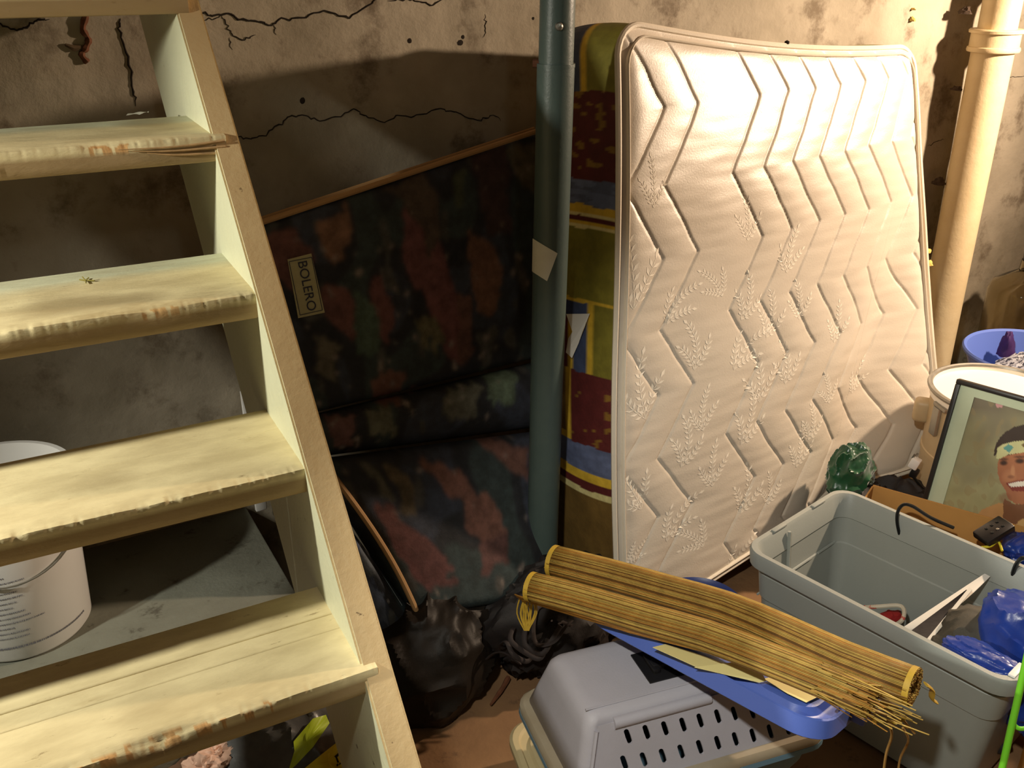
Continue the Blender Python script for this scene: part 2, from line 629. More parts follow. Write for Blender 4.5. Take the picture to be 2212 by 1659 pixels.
TREADS = []  # z top, front d, back d
for (fx, fy, z, bd) in [(485, 290, 1.398, 0.215), (580, 628, 1.198, 0.228), (690, 1003, 0.998, 0.212), (815, 1440, 0.798, 0.206)]:
    _, d, _ = st_loc(hz(fx, fy, z))
    TREADS.append((z, d, d + bd))
TREADS.insert(0, (1.602, TREADS[0][1] + 0.168, TREADS[0][1] + 0.168 + 0.21))
for k in range(3):
    z, d, b = TREADS[-1]
    TREADS.append((z - 0.2, d - 0.185, d - 0.185 + 0.206))
print('treads', TREADS)
ZT, ZB = 1.74, 0.0


def stringer(s0, s1, dep_, name='stringer'):
    prof = [(line_d(fA, fB, ZT), ZT)]
    N = 60
    for i in range(1, N + 1):
        z = ZT + (ZB - ZT) * i / N
        prof.append((line_d(fA, fB, z) + 0.0015 * noise.noise(Vector((z * 30, s0, 2))), z))
    zc = fB[2] + (1.175 - dep_ - fB[1]) / (fA[1] - fB[1]) * (fA[2] - fB[2])
    back = [(line_d(fA, fB, ZB) + dep_, ZB), (min(1.175, line_d(fA, fB, min(ZT, zc)) + dep_), min(ZT, zc)), (min(1.175, line_d(fA, fB, ZT) + dep_), ZT)]
    if back[1][1] >= ZT - 1e-6:
        back = back[:2]
    poly = prof + back
    V = [st(s0, d, z) for d, z in poly] + [st(s1, d, z) for d, z in poly]
    n = len(poly)
    Fc = [(k, (k + 1) % n, n + (k + 1) % n, n + k) for k in range(n)]
    bm = bmesh.new()
    vs_ = [bm.verts.new(tuple(p)) for p in V]
    for f in Fc:
        bm.faces.new([vs_[i] for i in f])
    bm.edges.ensure_lookup_table()
    for off in (0, n):
        es = [bm.edges.get((vs_[off + k], vs_[off + (k + 1) % n])) for k in range(n)]
        bmesh.ops.triangle_fill(bm, use_beauty=True, edges=es)
    sharp_e = [e for e in bm.edges if len(e.link_faces) == 2 and e.calc_face_angle(0) > 1.2]
    bmesh.ops.bevel(bm, geom=sharp_e, offset=0.003, segments=2, affect='EDGES')
    bm.verts.index_update()
    sh = ([tuple(v.co) for v in bm.verts], [tuple(v.index for v in f.verts) for f in bm.faces])
    bm.free()
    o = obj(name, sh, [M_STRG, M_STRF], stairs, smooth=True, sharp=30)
    for p in o.data.polygons:       # the front edge takes the shaded copy of the paint, like the tread fronts
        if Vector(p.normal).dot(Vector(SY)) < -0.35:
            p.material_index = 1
    return o


stringer(-0.022, 0.018, 0.46)
stringer(-0.765, -0.725, 0.25)

CREAM = np.array(S(234, 219, 172))
MINT = np.array(S(212, 216, 186))
EDGE_SHADED = np.array(S(166, 142, 104))  # tread paint darkened to tan: the shade on the fronts is painted in
WOOD = np.array(S(206, 140, 66))
DIRT = np.array(S(120, 96, 60))


def board(name, z, d0, d1, s0, s1, th, parent, seed, nose=True, minty=0.14, dfront=None, wear=1.0):
    """one tread board: swept profile with a worn, chipped front edge"""
    dfront = d0 if dfront is None else dfront
    dep = d1 - d0
    pr = []
    if nose:
        tops = [dep] + list(np.linspace(dep * 0.96, 0.03, 13)) + [0.022, 0.015, 0.009, 0.004, 0.001]
        pr = [(x, 0.0 if x > 0.02 else -0.0006 * (1 - x / 0.02) * 3) for x in tops]
        pr += [(0.0, -0.005), (0.0, -0.010), (0.0, -0.018), (0.0, -0.028), (0.0008, -th + 0.002), (0.003, -th), (dep, -th)]
    else:
        tops = [dep, dep - 0.001] + list(np.linspace(dep * 0.96, 0.004, 8)) + [0.0015, 0.0]
        pr = [(x, -0.0015 if x in (dep, 0.0) else 0.0) for x in tops]
        pr += [(0.0, -th), (dep, -th)]
    n = len(pr)
    NS = 470 if nose else 60
    rings, cols = [], []
    for i in range(NS + 1):
        s = s0 + (s1 - s0) * (1 - (1 - i / NS) ** 1.7)
        ring = []
        chip = max(0, noise.noise(Vector((s * 9, seed * 3.1, 0))) * 1.2 - 0.15) + max(0, noise.noise(Vector((s * 38, seed, 4))) - 0.15) * 0.7 + max(0, noise.noise(Vector((s * 110, seed, 6)))) * 0.2
        chip *= wear
        wavy = noise.noise(Vector((s * 4, seed, 9))) * 0.0025
        for (x, zz) in pr:
            dd, dz = x, zz
            c = None
            if nose:
                k = math.exp(-((x / 0.010) ** 2)) if zz > -0.02 else 0
                kz = k * max(0.0, 1 + zz / 0.018)
                rough = noise.noise(Vector((s * 22, x * 340, seed))) * 0.0008 * (1 if x < 0.05 and zz > -0.012 else 0.25)
                dd = x + (wavy + chip * 0.007) * kz
                dz = zz - chip * 0.009 * kz + rough
                wornk = max(0.0, min(1.0, (dfront + minty - (d0 + x) + 0.05 * noise.noise(Vector((s * 3, x * 8, seed))) + 0.02) / 0.035))
                c = MINT * (1 - wornk) + CREAM * wornk
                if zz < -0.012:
                    c = EDGE_SHADED
                    if noise.noise(Vector((s * 40, zz * 160, seed + 5))) > 0.72:
                        c = DIRT
                elif x < 0.013 and chip * k > 0.30 and noise.noise(Vector((s * 55, x * 120, seed))) > 0.02:
                    c = (WOOD * 0.7 + c * 0.3) * (0.85 + 0.3 * random.random())
                elif x < 0.03:
                    c = c * (1 + 0.12 * noise.noise(Vector((s * 90, x * 300, 2))))
            else:
                wornk = max(0.0, min(1.0, (dfront + minty - (d0 + x) + 0.04 * noise.noise(Vector((s * 3, x * 8, seed)))) / 0.04))
                c = MINT * (1 - wornk) + CREAM * wornk
            g = noise.noise(Vector((s * 5.5, (d0 + x) * 9, seed + 20)))
            if zz > -0.004 and g > 0.28 and nose:
                c = c * (1 - min(0.5, (g - 0.28) * 1.5)) + DIRT * min(0.5, (g - 0.28) * 1.5)
            ring.append(st(s, d0 + dd, z + dz))
            cols.append(c)
        rings.append(ring)
    sh = loft(rings, True, True, True)
    return obj(name, sh, M_PAINT, parent, smooth=True, cols=cols, sharp=50)


for k, (z, d, b) in enumerate(TREADS):
    th = 0.040
    if k in (3, 4):       # the two treads whose board joints show
        j1 = d + (0.098 if k == 4 else 0.135)
        j2 = j1 + 0.036
        t = board('tread', z, d, j1, -0.735, -0.003, th, stairs, k, True, 0.5, d, wear=1.15)
        if k == 4:
            board('plank', z - 0.0006, j1 + 0.0016, j2, -0.735, -0.003, th, t, k + 31, False, 0.5, d)
            board('plank', z - 0.0004, j2 + 0.0012, b, -0.735, -0.003, th, t, k + 47, False, 0.5, d)
        else:
            board('plank', z - 0.0006, j1 + 0.0012, b, -0.735, -0.003, th, t, k + 31, False, 0.5, d)
    else:
        t = board('tread', z, d, b, -0.735, -0.003, th, stairs, k, True, 0.145 if k in (1, 2) else 0.4, d)
    if k == 1:   # split lamination at the right end of the upper tread
        for q in range(3):
            P = [st(-0.16 + 0.02 * q, d - 0.0015, z - 0.010 - 0.004 * q), st(-0.08, d - 0.003, z - 0.012 - 0.006 * q), st(-0.006, d - 0.003, z - 0.009 - 0.009 * q)]
            obj('splinter', tube(smooth_path(P, 4), [0.0006 + 0.0018 * i / 8 for i in range(9)], 6), mat('raw_wood', S(196, 160, 112), 0.8, 0.4, 60), t)

# scraps lying on the treads
z2, d2, b2 = TREADS[1]
p = hz(292, 248, z2)
sc = obj('paper_scrap', grid(lambda u, v: (p[0] - 0.016 + 0.034 * u + 0.006 * v, p[1] - 0.008 + 0.02 * v - 0.006 * u, z2 + 0.0012 + 0.004 * abs(math.sin(5 * u + 2 * v)) * u), 8, 6), M_STICK, org=(p[0], p[1], z2))
tag(sc, 'small torn paper scrap on the rear of the upper visible stair tread', 'paper')
z3 = TREADS[2][0]
q = [hz(x, y, z3 + 0.002) for x, y in [(172, 604), (185, 606), (204, 606)]]
sh = join(tube([tuple(v) for v in q], 0.0012, 5), tube([tuple(q[1]), tuple(hz(178, 598, z3 + 0.005))], 0.001, 5), tube([tuple(q[1]), tuple(hz(192, 599, z3 + 0.006))], 0.001, 5),
          tube([tuple(q[1]), tuple(hz(186, 611, z3 + 0.003))], 0.001, 5))
tag(obj('dry_twig', sh, mat('twig', S(126, 116, 52), 0.9), org=tuple(q[1])), 'tiny dry grass sprig lying on a stair tread', 'twig')

# white bit of board standing behind the stair
p = hz(536, 884, LZ)
sh = rbox((0.034, 0.012, 0.5), 0.003, rotm((p[0] + 0.0, 2.165, LZ + 0.25), 0.1))
wb = hy(535, 870, 2.165)
sh = rbox((0.030, 0.012, wb[2] + 0.035 - LZ), 0.003, rotm((wb[0], 2.165, LZ + (wb[2] + 0.035 - LZ) / 2), 0.05))
tag(obj('white_strip', sh, M_WHITEPL, org=(wb[0], 2.165, LZ)), 'short white plastic strip standing against the wall behind the stair', 'strip')

# ------------------------------------------------------------------ bucket behind the stair
bc = hz(75, 1425, LZ)
bcx, bcy = bc[0] - 0.005, bc[1] + 0.135
bucket = thing('bucket', 'white plastic bucket with small grey print under the stair', 'bucket', (bcx, bcy, LZ))
R0, R1, BH = 0.132, 0.150, 0.365
prof = [(0.0001, 0.002), (R0 - 0.006, 0.002), (R0, 0.01), (R0 + (R1 - R0) * 0.75, BH * 0.75), (R0 + (R1 - R0) * 0.75 + 0.006, BH * 0.755), (R0 + (R1 - R0) * 0.78 + 0.006, BH * 0.775),
        (R0 + (R1 - R0) * 0.78, BH * 0.78), (R1 - 0.003, BH * 0.86), (R1 + 0.006, BH * 0.865), (R1 + 0.006, BH * 0.885), (R1 - 0.001, BH * 0.89), (R1, BH * 0.975), (R1 + 0.006, BH * 0.98), (R1 + 0.006, BH),
        (R1 - 0.004, BH), (R1 - 0.006, BH * 0.97), (R0 - 0.004, 0.012), (0.0001, 0.008)]
obj('body', lathe(prof, (bcx, bcy, LZ), 72), M_WHITEPL, bucket)
toc = math.atan2(-bcy, -bcx)
P = []
for i in range(25):
    a = toc - 1.5 + 3.0 * i / 24
    hgt = BH * 0.80 - 0.10 * math.sin(math.pi * i / 24) ** 0.8
    rr = R0 + (R1 - R0) * hgt / BH + 0.006
    P.append((bcx + rr * math.cos(a), bcy + rr * math.sin(a), LZ + hgt))
obj('wire_handle', tube(P, 0.0022, 6), M_METAL, bucket)
for a in (toc - 1.5, toc + 1.5):
    obj('handle_ear', lathe([(0.0001, 0), (0.013, 0), (0.013, 0.010), (0.0001, 0.012)], (bcx + (R1 - 0.006) * math.cos(a), bcy + (R1 - 0.006) * math.sin(a), LZ + BH * 0.80), 14,
                            m=Matrix.Rotation(a, 4, 'Z') @ Matrix.Rotation(math.pi / 2, 4, 'Y')), M_WHITEPL, bucket)
# rows of tiny unreadable print, ragged right, and a ring of print near the base
pr_sh = []


def on_bucket(a, h, off=0.0006):
    rr = R0 + (R1 - R0) * min(h, BH * 0.75) / (BH * 0.75) * 0.75 + off
    return (bcx + rr * math.cos(a), bcy + rr * math.sin(a), LZ + h)


def dash(a0, a1, h, hh):
    n = max(1, int((a1 - a0) / 0.05))
    V, Fc = [], []
    for i in range(n + 1):
        a = a0 + (a1 - a0) * i / n
        V += [on_bucket(a, h - hh / 2), on_bucket(a, h + hh / 2)]
    for i in range(n):
        Fc.append((2 * i, 2 * i + 2, 2 * i + 3, 2 * i + 1))
    return V, Fc


rnd = random.Random(3)
A_L = toc - 0.75
row_end = [0.42, 0.50, 0.47, 0.62, 0.86, 0.56, 0.74, 0.80, 0.70, 0.64, 0.78, 0.84, 1.02, 0.60, 0.78, 0.76]
for i, e in enumerate(row_end):
    h = 0.248 - i * 0.0122
    a = A_L
    while a < A_L + e:
        wdt = rnd.uniform(0.006, 0.018)
        pr_sh.append(dash(a, min(a + wdt, A_L + e), h, 0.0032))
        a += wdt + rnd.uniform(0.006, 0.012)
a = toc - 0.9
while a < toc + 0.95:
    wdt = rnd.uniform(0.012, 0.04)
    pr_sh.append(dash(a, a + wdt, 0.040, 0.0045))
    a += wdt + rnd.uniform(0.006, 0.014)
pt = obj('printed_rows', join(*pr_sh), M_INK, bucket, smooth=False)
pt['kind'] = 'stuff'

# ------------------------------------------------------------------ steel post
pb = hd(1172, 1150, 2.02)
pt_ = hd(1203, 60, 2.02)
dirv = (pt_ - pb) / (pt_[2] - pb[2])
p_at = lambda z: tuple(pb + dirv * (z - pb[2]))
post = thing('steel_post', 'grey-green round steel support post with a torn paper sticker', 'post', p_at(0))
p0 = p_at(0.0)
obj('base_plate', rbox((0.15, 0.15, 0.008), 0.002, Matrix.Translation((p0[0], p0[1], 0.006))), M_RUST, post)
zs = [0.008, 0.5, 1.0, hd(1198, 140, 2.02)[2]]
obj('outer_tube', tube([p_at(z) for z in zs], 0.0385, 40), M_STEEL, post)
obj('inner_tube', tube([p_at(z) for z in (zs[-1] - 0.001, 1.9, 2.415)], 0.0355, 40), M_STEEL, post)
obj('collar', tube([p_at(zs[-1] - 0.004), p_at(zs[-1] + 0.003)], 0.0392, 40), M_STEEL, post)
vdir = (np.array(p_at(1.5)) - EYE)
vdir[2] = 0
vdir /= np.linalg.norm(vdir)
side = np.array([vdir[1], -vdir[0], 0])
c = np.array(hd(1162, 137, 2.02))
obj('pin', tube([tuple(np.array(p_at(c[2])) - side * 0.030), tuple(np.array(p_at(c[2])) - side * 0.047)], 0.0085, 8), M_RUST, post)
c = np.array(p_at(hd(1203, 56, 2.0)[2])) - vdir * 0.035 + side * 0.004
obj('bolt_head', lathe([(0.0001, 0.008), (0.006, 0.007), (0.0085, 0.003), (0.0085, -0.004)], tuple(c), 12, m=frame_matrix((0, 0, 0), side, (0, 0, 1), -vdir)), M_METAL, post)


def on_post(px, py, off=0.0008):
    r_ = ray(px, py)
    t0 = 2.02 / math.hypot(r_[0], r_[1])
    for k in range(40):
        pnt = EYE + r_ * t0
        ax = np.array(p_at(pnt[2]))
        dxy = pnt[:2] - ax[:2]
        dist = math.hypot(*dxy)
        lat = float(dxy @ side[:2])
        lat = max(-0.0384, min(0.0384, lat))
        want = math.sqrt(0.0385 ** 2 - lat * lat)
        cur = -float(dxy @ vdir[:2])
        t0 += (cur - want) / math.hypot(r_[0], r_[1]) * 0.8
    pnt = EYE + r_ * t0
    ax = np.array(p_at(pnt[2]))
    n_ = np.array([pnt[0] - ax[0], pnt[1] - ax[1], 0])
    n_ /= np.linalg.norm(n_)
    return np.array([ax[0], ax[1], pnt[2]]) + n_ * (0.0385 + off)


quad = [(1152, 515), (1204, 547), (1182, 607), (1150, 586)]


def bil(qd, u, v):
    return tuple(qd[0][k] * (1 - u) * (1 - v) + qd[1][k] * u * (1 - v) + qd[2][k] * u * v + qd[3][k] * (1 - u) * v for k in range(len(qd[0])))


obj('paper_sticker', grid(lambda u, v: on_post(*bil(quad, u, v), 0.0014), 10, 10), M_STICK, post)

# ------------------------------------------------------------------ quilted mattress
NF0 = np.array([0.11, -0.994, 0.0]) * 0.060
TL, BL = hd(1374, 48, 2.15), hd(1340, 1385, 2.0)
TRc, BR = hd(2024, 104, 3.05), hd(1984, 965, 3.0)
print('mattress corners', TL, BL, TRc, BR)
UE = (TRc + BR) / 2 - (TL + BL) / 2
MW = float(np.linalg.norm(UE))
UE = UE / MW
UPv = np.array([0, 0, 1.0])
NF = np.cross(UE, UPv)
NF /= np.linalg.norm(NF)     # outward, towards the viewer
if NF[1] > 0:
    NF = -NF
MHh = float(TL[2] - BL[2])
print('mattress W,H', MW, MHh, 'normal', NF)
HP = 0.1655
SP = MW / 10.6


def tri(z):
    t = ((1.335 - z) / HP) % 2
    return 1 - abs(t) if t <= 1 else t - 1      # 1 at peaks, 0 at valleys


def mat_base(u, v):
    lay = 0.060 * (max(0.0, v - 0.55) / 0.45) ** 2       # the upper part lies back a little more
    dip = -0.025 * math.sin(math.pi * min(1, max(0, u))) * v * v       # top edge sags a little
    left = BL * (1 - v) + TL * v
    right = BR * (1 - v) + TRc * v
    p = left * (1 - u) + right * u
    p = p + np.array([0, 0, dip])
    p = p - UE * (0.046 * math.sin(math.pi * v) * (1 - u))
    # the right-hand flap folds forward along a slanting valley
    uc = 0.70 + 0.29 * max(0, min(1, (v - 0.02) / 0.78))
    k = u - uc
    bend = 0.0
    if k > -0.06:
        bend = (math.sqrt(k * k + 0.0012) + k) * 0.5 * MW * 0.27 * max(0.0, 1 - v * 1.05)
    slump = -0.042 * math.exp(-((k) / 0.10) ** 2) * (1 - v * 0.7)
    return p + NF * (-lay + bend + slump * 0.9 + 0.014 * math.sin(3.1 * u + 1.0) * math.sin(3.0 * v))


SKIP = {3}


def quilt(u, v, p):
    x = u * MW
    z = p[2]
    zz = z + 0.004 * noise.noise(Vector((x * 6, z * 6, 0)))
    o_ = 0.112 * tri(zz) + 0.004 * noise.noise(Vector((x * 5, z * 18, 3)))
    t = (x - o_ + 0.098) / SP
    k0 = math.floor(t)
    best = 9
    lo, hi = k0, k0 + 1
    if lo in SKIP:
        lo -= 1
    if hi in SKIP:
        hi += 1
    a, b = (t - lo), (hi - t)
    dmin = min(a, b) * SP * 0.82
    wdt = (hi - lo) * SP
    puff = 0.5 - 0.5 * math.cos(2 * math.pi * a / (hi - lo))
    h = 0.0035 * (puff ** 0.5) - 0.0038 * math.exp(-((dmin / 0.0036) ** 2))
    # fine pulls and puckers beside the seams
    h += 0.0011 * noise.noise(Vector((x * 10, z * 40, 5))) + 0.004 * noise.noise(Vector((x * 3, z * 3, 8)))
    return h


ED = 0.022 / MW


def m_edge(u, v):
    e = min(u, 1 - u) * MW
    f = min(v, 1 - v) * MHh
    k = 1 - math.exp(-((min(e, f) / 0.028) ** 2))
    return k


NU, NV = 400, 440
RC = 0.075       # rounded corners


def corner_map(u, v):
    x, y = u * MW, v * MHh
    cx = RC if x < RC else (MW - RC if x > MW - RC else None)
    cy = RC if y < RC else (MHh - RC if y > MHh - RC else None)
    if cx is None or cy is None:
        return u, v
    dx, dy = (x - cx) / RC, (y - cy) / RC
    # square to disc
    nx = dx * math.sqrt(max(0, 1 - dy * dy / 2))
    ny = dy * math.sqrt(max(0, 1 - dx * dx / 2))
    return (cx + nx * RC) / MW, (cy + ny * RC) / MHh


def mat_front(u, v):
    u, v = corner_map(u, v)
    p = mat_base(u, v)
    return p + NF * (quilt(u, v, p) * m_edge(u, v) + 0.010 * m_edge(u, v) - 0.004)


bed = thing('mattress', 'tall cream quilted mattress standing on end against the wall', 'mattress', tuple((BL + BR) / 2 * np.array([1, 1, 0])))
fs = grid(mat_front, NU, NV)
obj('quilted_panel', fs, M_TICK, bed, smooth=True, sharp=180)
FRONT = np.array(fs[0])
FPX2 = proj(FRONT)
TH_M = 0.25


def outline(n=50):
    pts = []
    for i in range(n):
        pts.append((i / n, 0))
    for i in range(n):
        pts.append((1, i / n))
    for i in range(n):
        pts.append((1 - i / n, 1))
    for i in range(n):
        pts.append((0, 1 - i / n))
    return [corner_map(*q_) for q_ in pts]


OL = outline(70)
ring_f = [mat_base(u, v) + NF * (-0.004) for u, v in OL]
LEAN = np.array([0, 0, -0.11])
NB_ = -NF + LEAN
NB_ /= np.linalg.norm(NB_)
ring_b = [p + NB_ * TH_M for p in ring_f]
obj('front_piping', tube([tuple(p) for p in ring_f] + [tuple(ring_f[0])], 0.0072, 8, caps=False), M_PIPE, bed)
ring_f2 = []
for u, v in OL:
    uu = 0.5 + (u - 0.5) * (1 - 0.042 / MW)
    vv = 0.5 + (v - 0.5) * (1 - 0.042 / MHh)
    ring_f2.append(mat_base(uu, vv) + NF * 0.004)
obj('binding_tape', tube([tuple(p) for p in ring_f2] + [tuple(ring_f2[0])], 0.0062, 8, caps=False, flat=0.6), M_PIPE, bed)
obj('back_piping', tube([tuple(p) for p in ring_b] + [tuple(ring_b[0])], 0.0085, 8, caps=False), M_PIPE, bed)
obj('back_panel', grid(lambda u, v: mat_base(*corner_map(u, v)) + NB_ * (TH_M - 0.002 + 0.012 * m_edge(u, v)), 40, 40), M_TICK, bed)
# dark gap slit in the top binding
c = mat_base(0.52, 1.0) + NF * 0.006
obj('binding_tear', lathe([(0.0001, -0.006), (0.006, -0.003), (0.006, 0.003), (0.0001, 0.006)], tuple(hd(1700, 92, float(np.hypot(c[0], c[1])) - 0.012)), 8), M_CRACK, bed)

# printed side band: wide pattern of navy, olive, maroon and gold patches
BN = 12
NAVY, OLIVE, MAROON, GOLD, CREAMB, GREYB, BROWN = [np.array(S(*c)) for c in
    ((44, 52, 84), (132, 124, 44), (92, 34, 32), (216, 178, 56), (228, 214, 150), (106, 116, 150), (112, 86, 40))]
BLUEP = np.array(S(72, 84, 116))


def band_color(u, y, depth):
    """depth: 0 at the front piping, 1 at the back; y: picture height of the patch, used as a ruler along the band"""
    w_ = 3 * noise.noise(Vector((depth * 3, y * 0.03, 2)))
    y = y + w_ * 1.5
    d = 1 - depth          # 0 back .. 1 front as seen
    if y < 195:
        if d > 0.62:
            return OLIVE
        if d > 0.52:
            return GOLD
        return NAVY if d < 0.28 else BLUEP * 0.8
    if y < 385:
        c = MAROON
        m_ = noise.noise(Vector((depth * 7, y * 0.055, 4)))
        if m_ > 0.28 and d > 0.3:
            c = GOLD * 0.3 + MAROON * 0.6
        if 0.05 < d < 0.11 and y > 300:
            c = GOLD
        return c
    if y < 441:
        return GREYB if noise.noise(Vector((depth * 3, y * 0.08, 9))) > -0.1 else GREYB * 0.7
    if y < 458:
        return GOLD
    if y < 464:
        return CREAMB
    if y < 477:
        return MAROON
    if y < 491:
        return CREAMB if y > 484 else GOLD
    if y < 644:
        return OLIVE * (1 + 0.15 * noise.noise(Vector((depth * 5, y * 0.03, 1))))
    if y < 652:
        return GOLD
    if y < 800:
        if d < 0.42:
            if d > 0.34 and y > 690:
                return GOLD
            return MAROON * 0.9 if y > 690 and d < 0.34 else NAVY * 1.1
        if d < 0.66:
            return BLUEP * 0.9
        if d < 0.74:
            return GOLD
        return OLIVE * 0.9
    if y < 955:
        if d < 0.38:
            if d > 0.31:
                return GOLD
            if y > 940:
                return GOLD
            return BROWN
        m_ = noise.noise(Vector((depth * 7, y * 0.055, 4)))
        return GOLD * 0.25 + MAROON * 0.6 if m_ > 0.3 else MAROON
    if y < 1012:
        return GREYB * (0.8 + 0.25 * noise.noise(Vector((depth * 4, y * 0.09, 9))))
    if y < 1032:
        return GOLD
    if y < 1048:
        return MAROON
    if y < 1062:
        return CREAMB * 0.9
    return BROWN * (1 + 0.2 * noise.noise(Vector((depth * 5, y * 0.02, 1))))


seq = [(0.5 + 0 * i, 0.0) for i in range(1)]
NB = 24
rows, colsB = [], []
ol_fine = []
for i in range(len(OL)):
    a, b2_ = OL[i], OL[(i + 1) % len(OL)]
    for k in range(6):
        t = k / 6
        ol_fine.append((a[0] * (1 - t) + b2_[0] * t, a[1] * (1 - t) + b2_[1] * t))
for u, v in ol_fine:
    p = mat_base(u, v) - NF * 0.006
    row = []
    cen = mat_base(0.5, 0.5)
    outd = p - cen
    outd = outd - NF * float(outd @ NF)
    outd /= np.linalg.norm(outd)
    for j in range(NB + 1):
        dpt = j / NB
        row.append(p + NB_ * (TH_M - 0.006) * dpt + outd * 0.013 * math.sin(math.pi * dpt) ** 0.7)
    yy = proj([row[NB // 2]])[0][1]
    rows.append(row)
    for j in range(NB + 1):
        colsB.append(band_color(u, yy, j / NB))
n = NB + 1
Vb = [tuple(p) for r in rows for p in r]
Fb = []
for i in range(len(rows)):
    i2 = (i + 1) % len(rows)
    for j in range(NB):
        Fb.append((i * n + j, i * n + j + 1, i2 * n + j + 1, i2 * n + j))
obj('side_band', (Vb, Fb), M_BAND, bed, cols=colsB, sharp=60)
# torn white label on the side band
lf = [p for p in rows if True]


def band_pt(px, py, off=0.004):
    P2 = proj(Vb)
    i = int(np.argmin((P2[:, 0] - px) ** 2 + (P2[:, 1] - py) ** 2 + 1e5 * (np.array(Vb)[:, 0] > BL[0] + 0.25)))
    return np.array(Vb[i]) + np.array([-off, -off * 0.3, 0])


tl = [(1226, 678), (1278, 676), (1268, 716), (1252, 742), (1240, 772), (1228, 758), (1232, 730), (1240, 716)]
tp = [band_pt(x, y, 0.004 + 0.004 * (k % 3)) for k, (x, y) in enumerate(tl)]
obj('torn_label', plate([tuple(p) for p in tp], (0.9, 0.4, 0), 0.0006), M_WPAPER, bed, smooth=False)

# embroidered sprigs, joined into one part
emb = []


def surf(px, py):
    i = int(np.argmin((FPX2[:, 0] - px) ** 2 + (FPX2[:, 1] - py) ** 2))
    return FRONT[i]


def sprig(px, py, ang, size, curl=0.0):
    i = int(np.argmin((FPX2[:, 0] - px) ** 2 + (FPX2[:, 1] - py) ** 2))
    gu, gv = i % (NU + 1), i // (NU + 1)
    u0, v0 = gu / NU * MW, gv / NV * MHh

    def at(x, y):
        uu, vv = (u0 + x) / MW, (v0 + y) / MHh
        if not (0.02 < uu < 0.985 and 0.015 < vv < 0.98):
            return None
        return mat_front(uu, vv) + NF * 0.0006

    def leaf(x, y, a, ln, wd):
        pts = [(0, 0), (ln * 0.5, wd), (ln, 0), (ln * 0.5, -wd)]
        V = []
        for lx, ly in pts:
            q_ = at(x + lx * math.cos(a) - ly * math.sin(a), y + lx * math.sin(a) + ly * math.cos(a))
            if q_ is None:
                return
            V.append(tuple(q_))
        emb.append((V, [(0, 1, 2, 3)]))
    for br, (ba, bl) in enumerate([(0, 1.0), (0.55, 0.62), (-0.6, 0.62)]):
        x = y = 0.0
        a = ang + ba
        N = int(7 * bl) + 2
        for k in range(N):
            st_ = size * bl / N
            leaf(x, y, a, st_ * 1.05, 0.0016)
            if k > 0:
                leaf(x, y, a + 0.8, size * 0.13, size * 0.022)
                leaf(x, y, a - 0.8, size * 0.13, size * 0.022)
            x += st_ * math.cos(a)
            y += st_ * math.sin(a)
            a += curl * 0.12
        leaf(x, y, a, size * 0.14, size * 0.03)


for px, py, an, sz, cu in [(1370, 670, 1.6, 0.20, 0.2), (1440, 700, 1.2, 0.13, -1), (1600, 690, 0.9, 0.13, 1), (1615, 520, 1.4, 0.12, 0.5), (1395, 905, 1.9, 0.17, -.5), (1500, 800, 1.3, 0.14, 1),
                           (1585, 800, 1.1, 0.15, -1), (1470, 1010, 1.0, 0.14, 1), (1385, 1100, 1.9, 0.15, 0.3), (1540, 1050, 1.7, 0.13, -.4), (1600, 960, 0.9, 0.15, 0.8), (1640, 870, 1.4, 0.16, 0.6),
                           (1695, 830, 1.2, 0.14, 1), (1440, 1170, 1.2, 0.15, -1), (1600, 1110, 1.0, 0.15, 0.8), (1520, 1180, 2.1, 0.13, 0.5), (1570, 1235, 0.9, 0.12, -.5), (1655, 730, 1.0, 0.14, 1),
                           (1725, 690, 1.4, 0.12, 0.6), (1412, 450, 1.5, 0.11, 0.3), (1700, 590, 1.5, 0.13, -.5), (1355, 1215, 0.6, 0.08, 0), (1720, 1010, 1.2, 0.13, 0.4), (1745, 950, 1.0, 0.12, 1),
                           (1560, 640, 2.0, 0.11, 0.7), (1800, 740, 1.2, 0.13, 0.5), (1840, 850, 1.3, 0.12, -.5), (1660, 1090, 1.3, 0.11, 0.6), (1790, 870, 1.5, 0.11, 0.5), (1520, 930, 1.8, 0.12, -.7)]:
    sprig(px, py, an, sz, cu)
eo = obj('embroidery', join(*emb), M_EMB, bed, smooth=False)
eo['kind'] = 'stuff'

